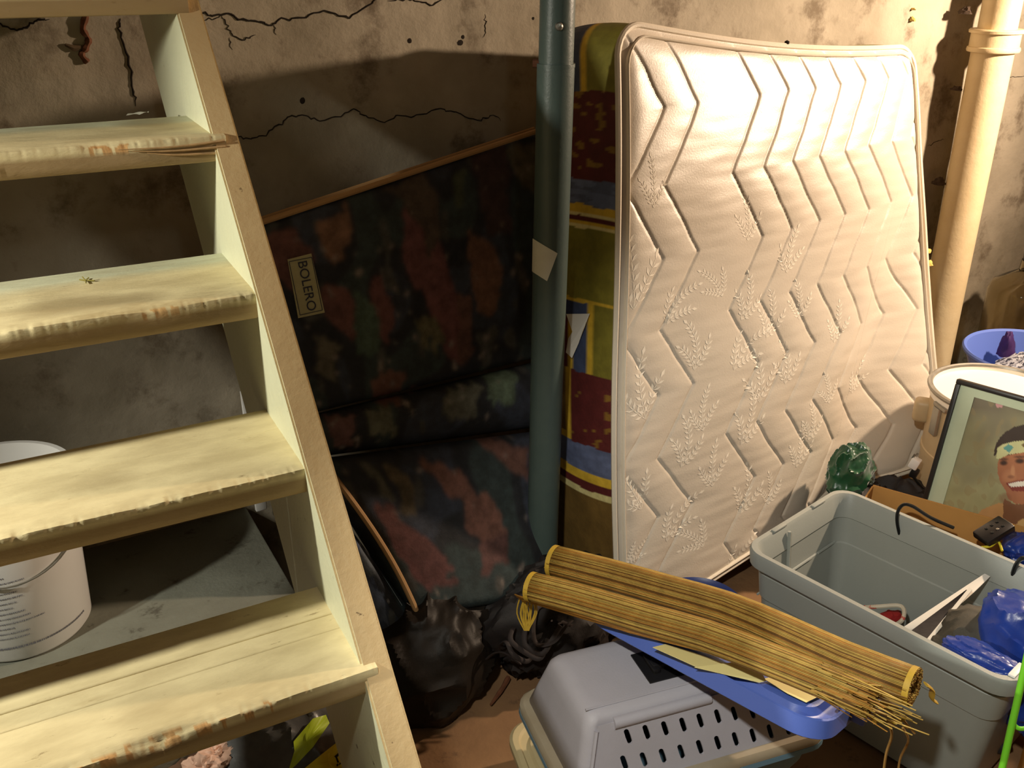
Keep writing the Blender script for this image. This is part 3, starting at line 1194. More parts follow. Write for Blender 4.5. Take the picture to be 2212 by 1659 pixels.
# ------------------------------------------------------------------ patterned folded futon leaning behind the post
fut = thing('folded_futon', 'dark flame-patterned folded futon mattress leaning on the wall behind the steel post', 'mattress', (0.8, 1.85, 0))
FN = np.array([0, -math.cos(math.radians(13)), math.sin(math.radians(13))])
FP0 = np.array([0.8, 1.93, 0.75])
LOZ = [  # colour, polygon on the picture, used to place the printed flames on the cloth
    ((150, 62, 60), [(868, 470), (905, 455), (960, 540), (1000, 660), (1005, 790), (960, 770), (900, 640), (866, 560)]),
    ((170, 104, 46), [(690, 470), (748, 440), (752, 500), (745, 560), (722, 570)]),
    ((160, 92, 44), [(1020, 500), (1060, 520), (1085, 600), (1060, 680), (1030, 660), (1010, 560)]),
    ((146, 66, 48), [(560, 520), (640, 480), (668, 560), (650, 640), (610, 620)]),
    ((150, 70, 52), [(700, 610), (750, 640), (776, 720), (760, 740), (720, 690)]),
    ((150, 66, 56), [(800, 600), (838, 590), (852, 700), (840, 740), (810, 700)]),
    ((86, 124, 92), [(760, 640), (820, 660), (830, 760), (770, 770)]),
    ((140, 76, 50), [(970, 640), (1010, 620), (1030, 760), (1000, 790)]),
    ((130, 120, 60), [(900, 690), (940, 680), (960, 740), (930, 770)]),
    ((104, 78, 50), [(820, 400), (920, 370), (960, 500), (930, 560), (880, 440)]),
    ((90, 50, 44), [(1030, 330), (1090, 300), (1100, 500), (1050, 500)]),
    ((120, 108, 60), [(1090, 330), (1160, 300), (1160, 440), (1120, 380)]),
    ((92, 104, 60), [(970, 380), (1010, 370), (1010, 440), (990, 460)]),
    ((150, 80, 50), [(790, 830), (880, 800), (870, 880), (800, 880)]),
    ((130, 118, 84), [(670, 720), (740, 740), (720, 820), (680, 800)]),
    ((128, 130, 92), [(790, 890), (850, 880), (840, 940), (800, 950)]),
    ((110, 140, 100), [(1050, 800), (1110, 800), (1110, 860), (1060, 870)]),
    ((120, 118, 90), [(960, 840), (1040, 820), (1030, 900), (980, 900)]),
    ((150, 84, 76), [(700, 910), (770, 890), (770, 960), (720, 970)]),
    ((140, 60, 52), [(800, 1090), (850, 1085), (960, 1210), (970, 1270), (930, 1290), (860, 1190)]),
    ((160, 84, 48), [(900, 980), (960, 990), (1070, 1100), (1090, 1170), (1060, 1210), (1010, 1140), (990, 1080)]),
    ((128, 104, 56), [(830, 1000), (900, 1030), (910, 1090), (870, 1100)]),
    ((150, 80, 50), [(1020, 940), (1140, 960), (1130, 1030), (1080, 1000)]),
    ((116, 110, 84), [(770, 990), (800, 1010), (850, 1080), (810, 1070)]),
    ((124, 62, 50), [(1020, 1180), (1090, 1160), (1090, 1230), (1040, 1250)]),
    ((92, 100, 120), [(780, 1230), (830, 1280), (850, 1340), (800, 1320)]),
]
FDARK, FTEAL, FBLUE, FGREY = [np.array(S(*c)) for c in ((38, 42, 52), (52, 76, 76), (54, 66, 92), (96, 92, 84))]


def inpoly(x, y, poly):
    r = np.zeros(len(x), bool)
    j = len(poly) - 1
    for i in range(len(poly)):
        xi, yi = poly[i]
        xj, yj = poly[j]
        if yi != yj:
            c_ = ((yi > y) != (yj > y)) & (x < (xj - xi) * (y - yi) / (yj - yi) + xi)
            r ^= c_
        j = i
    return r


def soften(c_, nu, nv, it=2):
    """let the printed colours bleed a little into each other, as dye does"""
    n_ = (nu + 1) * (nv + 1)
    out = np.array(c_)
    for o_ in (0, n_):
        g_ = out[o_:o_ + n_].reshape(nv + 1, nu + 1, 3)
        for _ in range(it):
            p_ = np.pad(g_, ((1, 1), (1, 1), (0, 0)), 'edge')
            g_ = (p_[1:-1, 1:-1] * 2 + p_[:-2, 1:-1] * 1.4 + p_[2:, 1:-1] * 1.4 + p_[1:-1, :-2] + p_[1:-1, 2:]) / 6.8
        out[o_:o_ + n_] = g_.reshape(-1, 3)
    return out


def futon_colors(V):
    P2 = proj(V)
    A = np.array(V)
    n1 = np.array([noise.noise(Vector((a[0] * 9, a[1] * 3, a[2] * 5))) for a in A])
    n2 = np.array([noise.noise(Vector((a[0] * 26, a[1] * 8, a[2] * 12 + 7))) for a in A])
    n3 = np.array([noise.noise(Vector((a[0] * 60, a[1] * 20, a[2] * 45 + 3))) for a in A])
    c_ = np.where((n1 > 0.12)[:, None], FTEAL, FDARK)
    c_ = np.where((n1 < -0.22)[:, None], FBLUE, c_)
    c_ = np.where((n2 > 0.42)[:, None], FGREY, c_)
    x = P2[:, 0] + n2 * 26 + n3 * 10
    y = P2[:, 1] + n1 * 24 + n3 * 14
    for col, poly in LOZ:
        k = inpoly(x, y, poly)
        c_ = np.where(k[:, None], np.array(S(*col)), c_)
    c_ = c_ * (1 + 0.3 * n3[:, None])
    c_ = np.where(((n3 > 0.5) & (n2 > 0.1))[:, None], np.array(S(176, 150, 132)), c_)
    g_ = c_.mean(axis=1, keepdims=True)
    c_ = (c_ * 0.36 + g_ * 0.27 + 0.003)
    return np.clip(c_, 0.002, 1)


def pillow(qd, th, puff, nu=90, nv=60, rnd_=0.03, back=None):
    """a stuffed slab: qd = front corners (BL, BR, TR, TL), th = thickness away from the viewer"""
    BLq, BRq, TRq, TLq = [np.array(q_, float) for q_ in qd]
    nrm = np.cross(BRq - BLq, TLq - BLq)
    nrm /= np.linalg.norm(nrm)
    if nrm @ (EYE - BLq) < 0:
        nrm = -nrm
    W_ = np.linalg.norm(BRq - BLq)
    H_ = np.linalg.norm(TLq - BLq)

    def pt(u, v, face):
        p = BLq * (1 - u) * (1 - v) + BRq * u * (1 - v) + TRq * u * v + TLq * (1 - u) * v
        e = min(u * W_, (1 - u) * W_, v * H_, (1 - v) * H_)
        k = math.sqrt(max(0.0, 1 - (1 - min(1, e / rnd_)) ** 2))
        bul = puff * (16 * u * (1 - u) * v * (1 - v)) ** 0.5
        if face == 0:
            return p + nrm * (bul + rnd_ * (k - 1) + 0.004 * fbm(p, 7, 3))
        return p - nrm * (th + rnd_ * (k - 1))
    A = grid(lambda u, v: pt(u, v, 0), nu, nv)
    B = grid(lambda u, v: pt(u, v, 1), nu, nv)
    V = A[0] + B[0]
    off = len(A[0])
    Fc = list(A[1]) + [tuple(i + off for i in f)[::-1] for f in B[1]]
    bd = [i for i in range(nu)] + [(j) * (nu + 1) + nu for j in range(nv)] + [nv * (nu + 1) + nu - i for i in range(nu)] + [(nv - j) * (nu + 1) for j in range(nv)]
    for k in range(len(bd)):
        a, b = bd[k], bd[(k + 1) % len(bd)]
        Fc.append((a, b, b + off, a + off))
    return V, Fc, nrm


fq = lambda x, y, dy=0.0: hp(x, y, FP0 + np.array([0, dy, 0]), FN)
uq = [fq(640, 905), fq(1190, 769), fq(1196, 271), fq(470, 512)]
uq[1] = uq[1]
up_ = pillow(uq, 0.10, 0.012, 170, 130, 0.02)
o_up = obj('upper_section', up_[:2], M_FUTON, fut, cols=soften(futon_colors(up_[0]), 170, 130, 3))
P = [uq[3] + (uq[2] - uq[3]) * t + up_[2] * 0.002 for t in np.linspace(0.0, 1.0, 20)]
obj('top_piping', tube([tuple(p) for p in P], 0.0065, 8), M_FPIPE, fut)
P = [p - up_[2] * 0.10 for p in P]
obj('rear_piping', tube([tuple(p) for p in P], 0.0055, 8), M_FPIPE, fut)
mq = [fq(660, 992, -0.03), fq(1188, 920, -0.03), fq(1190, 775, -0.01), fq(640, 905, -0.01)]
mp_ = pillow(mq, 0.09, 0.03, 100, 30, 0.035)
obj('middle_section', mp_[:2], M_FUTON, fut, cols=soften(futon_colors(mp_[0]), 100, 30, 1))
lq = [fq(905, 1335, -0.15), fq(1190, 1290, -0.15), fq(1188, 927, -0.045), fq(690, 990, -0.045)]
lp_ = pillow(lq, 0.10, 0.03, 110, 80, 0.03)
obj('lower_section', lp_[:2], M_FUTON, fut, cols=soften(futon_colors(lp_[0]), 110, 80, 2))
e0, e1 = lq[3], lq[0]
P = [e0 + (e1 - e0) * t + lp_[2] * (0.004 + 0.018 * math.sin(math.pi * t)) + np.array([0.02, 0, -0.02]) * math.sin(math.pi * t) for t in np.linspace(0, 1, 16)]
obj('end_piping', tube([tuple(p) for p in P], 0.007, 8), M_FPIPE, fut)
# the blue end cloth of the lowest fold, left of the piping
eq = [fq(840, 1400, -0.13), fq(892, 1330, -0.14), fq(760, 1150, -0.10), fq(690, 1130, -0.06)]
ep_ = pillow(eq, 0.05, 0.012, 40, 40, 0.02)
obj('end_cloth', ep_[:2], M_FUTON, fut, cols=np.clip(futon_colors(ep_[0]) * np.array([1.1, 1.4, 1.9]) + 0.01, 0, 1))
# woven label with its lettering
lbq = [fq(640, 686), fq(697, 674), fq(668, 547), fq(617, 560)]
lab = obj('brand_label', plate([tuple(p + up_[2] * 0.016) for p in lbq], -up_[2], 0.0015), M_LABEL, fut, smooth=False)
lab['label'] = 'pale woven label with dark lettering'


def text_mesh(body, size, m4, ext=0.0004):
    cu = bpy.data.curves.new('t', 'FONT')
    cu.body = body
    cu.size = size
    cu.align_x = 'CENTER'
    cu.align_y = 'CENTER'
    cu.extrude = ext
    to = bpy.data.objects.new('t', cu)
    COL.objects.link(to)
    dg = bpy.context.evaluated_depsgraph_get()
    me = bpy.data.meshes.new_from_object(to.evaluated_get(dg))
    V = [tuple(m4 @ v.co) for v in me.vertices]
    Fc = [tuple(p.vertices) for p in me.polygons]
    bpy.data.objects.remove(to)
    bpy.data.meshes.remove(me)
    return V, Fc


lc = sum(lbq) / 4 + up_[2] * 0.0178
ly = (lbq[0] + lbq[1]) / 2 - (lbq[2] + lbq[3]) / 2
ll = np.linalg.norm(ly)
ex_ = ly / ll
ez_ = np.array(up_[2])
ez_ = ez_ - ex_ * float(ez_ @ ex_)
ez_ /= np.linalg.norm(ez_)
ey_ = np.cross(ez_, ex_)
obj('label_lettering', text_mesh('BOLERO', ll * 0.225, frame_matrix(lc + ey_ * 0.002, ex_, ey_, ez_)), M_LTXT, lab, smooth=False)
lw = np.linalg.norm(lbq[1] - lbq[0])
bd_sh = []
for sx_ in (-1, 1):
    bd_sh.append(rbox((ll * 0.9, 0.0014, 0.0006), 0, frame_matrix(lc + ey_ * sx_ * lw * 0.42, ex_, ey_, ez_)))
    bd_sh.append(rbox((0.0014, lw * 0.84, 0.0006), 0, frame_matrix(lc + ex_ * sx_ * ll * 0.45, ex_, ey_, ez_)))
obj('label_border', join(*bd_sh), M_LTXT, lab, smooth=False)

# ------------------------------------------------------------------ cream drain pipe
PY, PR = 2.085, 0.066
pc = hy(2113, 270, PY)
pipe = thing('drain_pipe', 'cream painted drain pipe rising beside the mattress', 'pipe', (pc[0], PY, 0))
pxx = pc[0]
hub0, hub1 = hy(2140, 118, PY - PR)[2], hy(2140, 68, PY - PR)[2]
obj('pipe_length', lathe([(PR, 0.004), (PR, hub0 + 0.01)], (pxx, PY, 0), 40), M_PVC, pipe)
hb = [(PR, hub0 - 0.004), (PR + 0.014, hub0), (PR + 0.016, hub0 + 0.006), (PR + 0.014, hub0 + 0.014), (PR + 0.010, hub0 + 0.016), (PR + 0.010, hub1 - 0.014), (PR + 0.017, hub1 - 0.012),
      (PR + 0.018, hub1 - 0.004), (PR + 0.014, hub1), (PR - 0.010, hub1)]
obj('hub', lathe(hb, (pxx, PY, 0), 40), M_PVC, pipe)
obj('upper_length', lathe([(PR - 0.006, hub1 - 0.02), (PR - 0.006, 2.41)], (pxx, PY, 0), 40), M_PVC, pipe)
bp0 = np.array([pxx, PY, hub1 + 0.10])
obj('branch', tube([tuple(bp0), tuple(bp0 + np.array([0.09, -0.03, 0.09])), tuple(bp0 + np.array([0.2, -0.07, 0.2]))], 0.05, 30), M_PVC, pipe)
obj('branch_hub', tube([tuple(bp0 + np.array([0.075, -0.025, 0.075])), tuple(bp0 + np.array([0.11, -0.036, 0.11]))], 0.06, 30), M_PVC, pipe)
for k, (x, y, r) in enumerate([(2028, 398, 0.022), (2066, 195, 0.012), (2084, 30, 0.02)]):
    p = hy(x, y, 2.15)
    obj('mortar_lump', crumple(tuple(p), (r * 0.8, 0.02, r), k + 1, 0.4, 2.5, nu=20, nv=12), M_DARKFOAM, pipe)
for k, (x, y, r) in enumerate([(2003, 545, 0.013), (2006, 572, 0.016)]):
    p = hy(x, y, 2.03)
    obj('foam_blob', crumple(tuple(p), (r * 0.8, 0.012, r), k + 4, 0.4, 2.5, nu=18, nv=10), M_FOAM, pipe)
for k, (x, y, r) in enumerate([(1976, 22, 0.006), (1973, 46, 0.012)]):
    p = hy(x, y, 2.19)
    obj('foam_blob', crumple((p[0], wall_rel(p[0], p[2]) - 0.004, p[2]), (r * 0.6, 0.012, r), k + 14, 0.4, 2.5, nu=18, nv=10), M_FOAM, wall_back)

# ------------------------------------------------------------------ grey storage tote
RZ = 0.39
NLc, FLc = hz(1618, 1183, RZ), hz(1856, 1074, RZ)
NRc = hz(2187, 1477, RZ)
ax_l = NRc - NLc
LL = float(np.linalg.norm(ax_l))
ax_l /= LL
wv = FLc - NLc
WW = float(np.linalg.norm(wv - ax_l * float(wv @ ax_l)))
ax_w = np.cross(np.array([0, 0, 1.0]), ax_l)
if ax_w @ wv < 0:
    ax_w = -ax_w
TC = NLc + ax_l * LL / 2 + ax_w * WW / 2
tang = math.atan2(ax_l[1], ax_l[0])
print('tote', NLc, NRc, FLc, LL, WW)
tote = thing('storage_tote', 'large open grey plastic storage tote holding papers and bags', 'tote', (TC[0], TC[1], 0))


def trg(z, ins, rad=0.045):
    return rring(TC[0], TC[1], z, LL / 2 - ins, WW / 2 - ins, max(0.008, rad - ins * 0.4), 6, tang)


def taper(z):
    return 0.006 + 0.038 * (1 - z / RZ)


rings = [trg(0.004, taper(0) + 0.012), trg(0.014, taper(0)), trg(0.26, taper(0.26)), trg(0.263, taper(0.26) - 0.004), trg(0.33, taper(0.33) - 0.004), trg(0.333, taper(0.33) - 0.001), trg(0.352, taper(0.36) - 0.002),
         trg(0.352, -0.010), trg(0.385, -0.013), trg(0.392, -0.010), trg(0.392, 0.001), trg(0.384, 0.007), trg(0.333, taper(0.33) + 0.006), trg(0.330, taper(0.33) + 0.003), trg(0.263, taper(0.26) + 0.003),
         trg(0.26, taper(0.26) + 0.006), trg(0.018, taper(0) + 0.005)]
obj('tub', loft(rings, True, True, True), M_TOTE, tote, sharp=35)
# moulded ribs inside the short end wall
for t_, z0, z1 in ((0.36, 0.05, 0.38),):
    b0 = NLc + ax_w * WW * t_ + ax_l * (taper(z1) + 0.008)
    b1 = NLc + ax_w * WW * t_ + ax_l * (taper(z0) + 0.008)
    obj('inner_rib', tube([(b0[0], b0[1], z1), (b1[0], b1[1], z0)], 0.0045, 6), M_TOTE, tote)
for t0, t1, zz in ((0.05, 0.34, 0.262), (0.42, 0.62, 0.262), (0.70, 0.95, 0.262)):
    b0 = NLc + ax_w * WW * t0 + ax_l * (taper(zz) + 0.007)
    b1 = NLc + ax_w * WW * t1 + ax_l * (taper(zz) + 0.007)
    obj('inner_step', tube([(b0[0], b0[1], zz), (b1[0], b1[1], zz)], 0.003, 6), M_TOTE, tote)
for t_ in (0.3, 0.72):
    b0 = NLc + ax_w * WW * t_ + np.array([0, 0, 0.0])
    obj('rim_tab', rbox((0.05, 0.012, 0.006), 0.002, frame_matrix((b0[0], b0[1], 0.3935), ax_w, -ax_l, (0, 0, 1))), M_TOTE, tote)
obj('rim_tab', rbox((0.05, 0.014, 0.006), 0.002, frame_matrix(tuple(NLc + ax_l * LL * 0.985 + ax_w * WW * 0.10 + np.array([0, 0, 0.003])), ax_w, -ax_l, (0, 0, 1))), M_WHITEPL, tote)  # white piece paints in the highlight on the lit end of the rim


# --- contents of the tote
def in_tote(a, b, z):
    """a along the long side from the far-left end (0..1), b across from the near wall (0..1)"""
    p = NLc + ax_l * LL * a + ax_w * WW * b
    return np.array([p[0], p[1], z])


# black cable looping over the far wall
cab = [hz(2030, 1300, 0.16), hz(1985, 1240, 0.26), hz(1955, 1170, 0.36), in_tote(0.22, 0.985, 0.405), hz(1958, 1092, 0.425), hz(1990, 1108, 0.415), hz(2045, 1130, 0.40)]
cab = [hz(2030, 1296, 0.14), hz(1998, 1262, 0.20), hz(1962, 1205, 0.28), hz(1942, 1150, 0.35), hz(1938, 1112, 0.40), hz(1950, 1091, 0.425), hz(1972, 1094, 0.425), hz(2010, 1118, 0.41), hz(2060, 1140, 0.39)]
tag(obj('power_cable', tube(smooth_path(cab, 6), 0.0042, 8), M_CABLE, org=tuple(cab[0])), 'black cable arching over the far rim of the grey tote', 'cable')
cab = [hz(1995, 1275, 0.10), hz(1985, 1230, 0.20), hz(1965, 1160, 0.32), hz(1950, 1110, 0.40)]
cab = [hz(2160, 1290, 0.24), hz(2180, 1262, 0.33), hz(2195, 1220, 0.40), hz(2212, 1205, 0.44), hz(2235, 1215, 0.44), hz(2250, 1250, 0.40)]
tag(obj('power_cable', tube(smooth_path(cab, 6), 0.005, 8), M_CABLE, org=tuple(cab[0])), 'thick black cable looping up over the blue bag in the tote', 'cable')
# open brochure
br = thing('brochure', 'open white folded brochure with dark pages standing in the grey tote', 'brochure', tuple(in_tote(0.62, 0.35, 0.02)))
A0, A1 = hz(1940, 1362, 0.26), hz(2126, 1239, 0.355)
B0, B1 = hz(2000, 1385, 0.26), hz(2096, 1262, 0.345)


def sheet(a0, a1, drop, bow, bn):
    def f(u, v):
        p = a0 * (1 - u) + a1 * u + np.array([0, 0, -drop * v])
        return p + np.array(bn) * bow * math.sin(math.pi * u)
    return f


def thick(fn, nu, nv, off):
    A = grid(lambda u, v: fn(u, v), nu, nv)
    B = grid(lambda u, v: np.array(fn(u, v)) + np.array(off), nu, nv)
    return loftpair(A, B, nu, nv)


def loftpair(A, B, nu, nv):
    V = A[0] + B[0]
    off = len(A[0])
    Fc = list(A[1]) + [tuple(i + off for i in f)[::-1] for f in B[1]]
    bd = [i for i in range(nu)] + [j * (nu + 1) + nu for j in range(nv)] + [nv * (nu + 1) + nu - i for i in range(nu)] + [(nv - j) * (nu + 1) for j in range(nv)]
    for k in range(len(bd)):
        a, b = bd[k], bd[(k + 1) % len(bd)]
        Fc.append((a, b, b + off, a + off))
    return V, Fc


obj('cover_sheet', thick(lambda u, v: hz(1940 + 187 * u + 12 * v, 1362 - 123 * u + v * (6 + 20 * math.sin(math.pi * u)), 0.27 + 0.085 * u - 0.006 * v), 16, 6, (0, 0, -0.0015)), M_WPAPER, br)
obj('dark_page', thick(lambda u, v: hz(1955 + 132 * u + v * (40 - 28 * u), 1372 - 98 * u + v * (16 - 16 * u), 0.292 + 0.06 * u - 0.006 * v), 16, 6, (0, 0, -0.002)), M_PAGES, br)
obj('back_sheet', thick(lambda u, v: hz(1994 + 100 * u + 6 * v, 1390 - 122 * u + 6 * v, 0.287 + 0.07 * u), 12, 3, (0, 0, -0.002)), M_WPAPER, br)
# maroon book leaning on the far wall
bk = [hz(2070, 1310, 0.15), hz(2120, 1330, 0.15), hz(2182, 1272, 0.30), hz(2136, 1240, 0.30)]
mb = thing('book', 'dark maroon hardback book leaning inside the grey tote', 'book', tuple(bk[0]))
obj('cover', plate([tuple(p) for p in bk], (0.25, 0.1, -0.9), 0.022), M_MAROON, mb, smooth=False)
bk2 = [p + np.array([0.003, 0.002, -0.004]) + (p - sum(bk) / 4) * 0.03 for p in bk]
obj('pages', plate([tuple(p) for p in [q_ * 0.96 + sum(bk) / 4 * 0.04 + np.array([0.0012, 0.0005, -0.004]) for q_ in bk]], (0.25, 0.1, -0.9), 0.014), M_WPAPER, mb, smooth=False)
tag(obj('red_folder', thick(lambda u, v: hz(2014 + 76 * u - 4 * v, 1372 - 52 * u + 14 * v * u, 0.225 + 0.06 * u), 8, 3, (0, 0, -0.003)), M_RED, org=tuple(hz(2020, 1368, 0.225))),
    'red plastic folder edge beside the brochure in the tote', 'folder')
pk = thing('snack_packet', 'small blue and white packet beside the brochure in the tote', 'packet', tuple(hz(2022, 1385, 0.22)))
obj('blue_end', crumple(tuple(hz(2006, 1382, 0.235)), (0.014, 0.012, 0.012), 3, 0.3, 2, nu=20, nv=12), M_BLUEB, pk)
obj('white_middle', crumple(tuple(hz(2026, 1378, 0.24)), (0.022, 0.013, 0.014), 5, 0.35, 2, nu=20, nv=12), M_WPAPER, pk)
tag(obj('rope_coil', tube(smooth_path([hz(1868, 1312, 0.2), hz(1900, 1310, 0.22), hz(1940, 1308, 0.23), hz(1953, 1318, 0.23), hz(1950, 1338, 0.22), hz(1938, 1348, 0.20)], 6), 0.0052, 8), M_CORDW, org=tuple(hz(1940, 1320, 0.2))),
    'white and red cord loop at the bottom of the grey tote', 'cord')
tag(obj('red_cloth', crumple(tuple(hz(1925, 1334, 0.17)), (0.03, 0.02, 0.014), 2, 0.3, 2.4, nu=24, nv=14), mat('dark_red_cloth', S(150, 30, 30), 0.7, 0.3, 20), org=tuple(hz(1925, 1334, 0.16))),
    'dark red cloth scrap inside the white cord loop', 'cloth')
gb = in_tote(0.80, 0.52, 0.24)
tag(obj('cloth_bag', crumple(tuple(gb), (0.135, 0.125, 0.115), 4, 0.18, 1.6, 0.4, 70, 44, 0.9), M_GREYB, org=(gb[0], gb[1], 0.14)), 'charcoal fabric bag slumped in the right end of the grey tote', 'bag')
bb = in_tote(0.93, 0.30, 0.30)
film = crumple(tuple(in_tote(0.97, 0.55, 0.30)), (0.11, 0.13, 0.14), 9, 0.24, 1.15, 0.6, 100, 60, 0.8)
tag(obj('plastic_bag', film, M_BLUEB, org=tuple(in_tote(0.97, 0.55, 0.2))), 'shiny blue plastic bag bulging over the near corner of the tote', 'bag')
tail = crumple(tuple(in_tote(0.885, 0.12, 0.375)), (0.08, 0.034, 0.022), 11, 0.3, 1.2, 0.5, 70, 36, 0.9, rz=tang)
bl_o = bpy.data.objects['plastic_bag']
obj('bag_tail', tail, M_BLUEB, bl_o)
fill = crumple(tuple(in_tote(0.55, 0.5, 0.085)), (0.22, 0.13, 0.085), 21, 0.18, 2.5, 0.6, 60, 30, 0.8, rz=tang)
tag(obj('cloth_heap', fill, M_BLKCL, org=tuple(in_tote(0.55, 0.5, 0.02))), 'dark cloth heap filling the bottom of the grey tote', 'cloth')

# ------------------------------------------------------------------ cardboard box behind the tote
CZ = 0.39
c1 = hz(1886, 1047, CZ)
c2 = hz(2160, 1124, CZ)
c0 = hz(1838, 1071, CZ)
ca_l = (c2 - c1)
ca_l /= np.linalg.norm(ca_l)
ca_w = np.array([-ca_l[1], ca_l[0], 0])
if ca_w @ (c0 - c1) < 0:
    ca_w = -ca_w
print('carton', c1, c2, c0, ca_l, ca_w)
carton = thing('cardboard_box', 'open brown cardboard box between the grey tote and the framed portrait', 'box', tuple(c1 * np.array([1, 1, 0])))
CL, CWd = 0.55, 0.085


def panel(p, q_, z0, z1, th=0.005):
    d_ = np.array(q_) - np.array(p)
    ln = np.linalg.norm(d_[:2])
    a = math.atan2(d_[1], d_[0])
    c_ = (np.array(p) + np.array(q_)) / 2
    return rbox((ln, th, z1 - z0), 0.0015, rotm((c_[0], c_[1], (z0 + z1) / 2), a))


e1_ = c1 + ca_l * CL
obj('far_wall', panel(c1, e1_, 0.004, CZ), M_CARD, carton)
obj('end_wall', panel(c1, c1 + ca_w * CWd, 0.004, CZ - 0.004), M_CARD, carton)
obj('end_wall', panel(e1_, e1_ + ca_w * CWd, 0.004, CZ - 0.004), M_CARD, carton)
obj('near_wall', panel(c1 + ca_w * CWd, e1_ + ca_w * CWd, 0.004, 0.33), M_CARD, carton)
cb_ = c1 + ca_l * CL / 2 + ca_w * CWd / 2
obj('bottom', rbox((CL - 0.01, CWd - 0.01, 0.005), 0.001, rotm((cb_[0], cb_[1], 0.0065), math.atan2(ca_l[1], ca_l[0]))), M_CARD, carton)
# things in the carton
rc = hz(2146, 1150, 0.41)
rm = thing('remote_control', 'black remote control resting on the rim of the cardboard box', 'remote', tuple(rc + np.array([0, 0, -0.03])))
ra = hz(2118, 1166, 0.395)
rb_ = hz(2176, 1130, 0.425)
rd = rb_ - ra
rl = np.linalg.norm(rd)
rd /= rl
rn = np.cross(rd, np.array([0, 0, 1.0]))
rn /= np.linalg.norm(rn)
ru = np.cross(rn, rd)
mm = frame_matrix((ra + rb_) / 2, rd, rn, ru)
obj('body', rbox((rl, 0.050, 0.020), 0.004, mm), M_BLACK, rm)
for k in range(3):
    for j in range(2):
        obj('button', rbox((0.006, 0.006, 0.003), 0.001, mm @ Matrix.Translation((-0.012 + 0.016 * k, -0.010 + 0.018 * j, 0.0105))), M_METAL if (k, j) == (1, 1) else M_CABLE, rm)
obj('lens_end', rbox((0.004, 0.030, 0.012), 0.002, mm @ Matrix.Translation((rl / 2 + 0.001, 0, 0))), M_METAL, rm)
yc = [hz(2120, 1182, 0.385), hz(2140, 1180, 0.39), hz(2156, 1170, 0.395), hz(2165, 1190, 0.385)]
tag(obj('yellow_cord', tube(smooth_path(yc, 6), 0.003, 6), mat('yellow_cord', S(206, 190, 40), 0.6), org=tuple(yc[0])), 'thin yellow cord beside the black remote control', 'cord')
bb2 = hz(2222, 1185, 0.345)
tag(obj('blue_cloth', crumple(tuple(bb2), (0.07, 0.05, 0.035), 7, 0.28, 1.3, 0.6, 60, 34, 0.8), M_BLUEB, org=tuple(bb2)), 'crumpled blue cloth with yellow cord in the cardboard box', 'cloth')
ib = c1 + ca_l * 0.33 + ca_w * 0.042
tag(obj('packed_clothes', crumple((ib[0], ib[1], 0.15), (0.20, 0.034, 0.13), 17, 0.1, 2.4, 0.5, 50, 30, 0.99, rz=math.atan2(ca_l[1], ca_l[0])), M_BROWNC, org=(ib[0], ib[1], 0.01)), 'brown clothes packed low inside the cardboard box', 'clothes')

# ------------------------------------------------------------------ framed portrait
FZ = 0.66
ft = hz(2068, 818, FZ)
ft2 = hz(2212, 858, FZ)
fb = hz(2025, 1085, 0.34)
fl = ft2 - ft
fl[2] = 0
fl /= np.linalg.norm(fl)
fd_ = fb - ft
fd_ -= fl * float(fd_ @ fl) * 1.0
fd_ /= np.linalg.norm(fd_)
fn = np.cross(fl, fd_)
fn /= np.linalg.norm(fn)
if fn @ (EYE - ft) < 0:
    fn = -fn
FWD, FHT = 0.46, (FZ - 0.03) / abs(fd_[2])
print('frame', ft, ft2, fb, fl, fd_, fn, FHT)
pic = thing('framed_portrait', 'black framed colour portrait of a smiling person with a jewelled headband', 'picture', tuple(ft + fd_ * FHT + fl * FWD / 2))


def fp(a, b, o_=0.0):
    return ft + fl * a + fd_ * b + fn * o_


def bar(a0, b0, a1, b1, wd, th, m, name):
    c_ = fp((a0 + a1) / 2, (b0 + b1) / 2, -th / 2 + 0.006)
    la = abs(a1 - a0) or wd
    lb = abs(b1 - b0) or wd
    obj(name, rbox((la, lb, th), 0.002, frame_matrix(c_, fl, fd_, fn)), m, pic)


FB = 0.012
bar(0, FB / 2, FWD, FB / 2, FB, 0.022, M_FRAME, 'frame_rail')
bar(0, FHT - FB / 2, FWD, FHT - FB / 2, FB, 0.022, M_FRAME, 'frame_rail')
bar(FB / 2, FB, FB / 2, FHT - FB, FB, 0.022, M_FRAME, 'frame_stile')
bar(FWD - FB / 2, FB, FWD - FB / 2, FHT - FB, FB, 0.022, M_FRAME, 'frame_stile')
obj('backing_board', rbox((FWD - 0.004, FHT - 0.004, 0.004), 0.001, frame_matrix(fp(FWD / 2, FHT / 2, -0.012), fl, fd_, fn)), M_CARD, pic)
i_tl = hp(2104, 858, ft, fn)
ia, ib_ = float((i_tl - ft) @ fl), float((i_tl - ft) @ fd_)
print('mat widths', ia, ib_)
ia = max(0.03, min(0.09, ia))
ib_ = max(0.03, min(0.09, ib_))
o4 = [(FB * 0.7, FB * 0.7), (FWD - FB * 0.7, FB * 0.7), (FWD - FB * 0.7, FHT - FB * 0.7), (FB * 0.7, FHT - FB * 0.7)]
i4 = [(ia, ib_), (FWD - ia, ib_), (FWD - ia, FHT - ib_), (ia, FHT - ib_)]
V = [tuple(fp(a, b, -0.002)) for a, b in o4] + [tuple(fp(a, b, -0.002)) for a, b in i4] + [tuple(fp(a, b, -0.004)) for a, b in i4] + [tuple(fp(a, b, -0.004)) for a, b in o4]
Fc = []
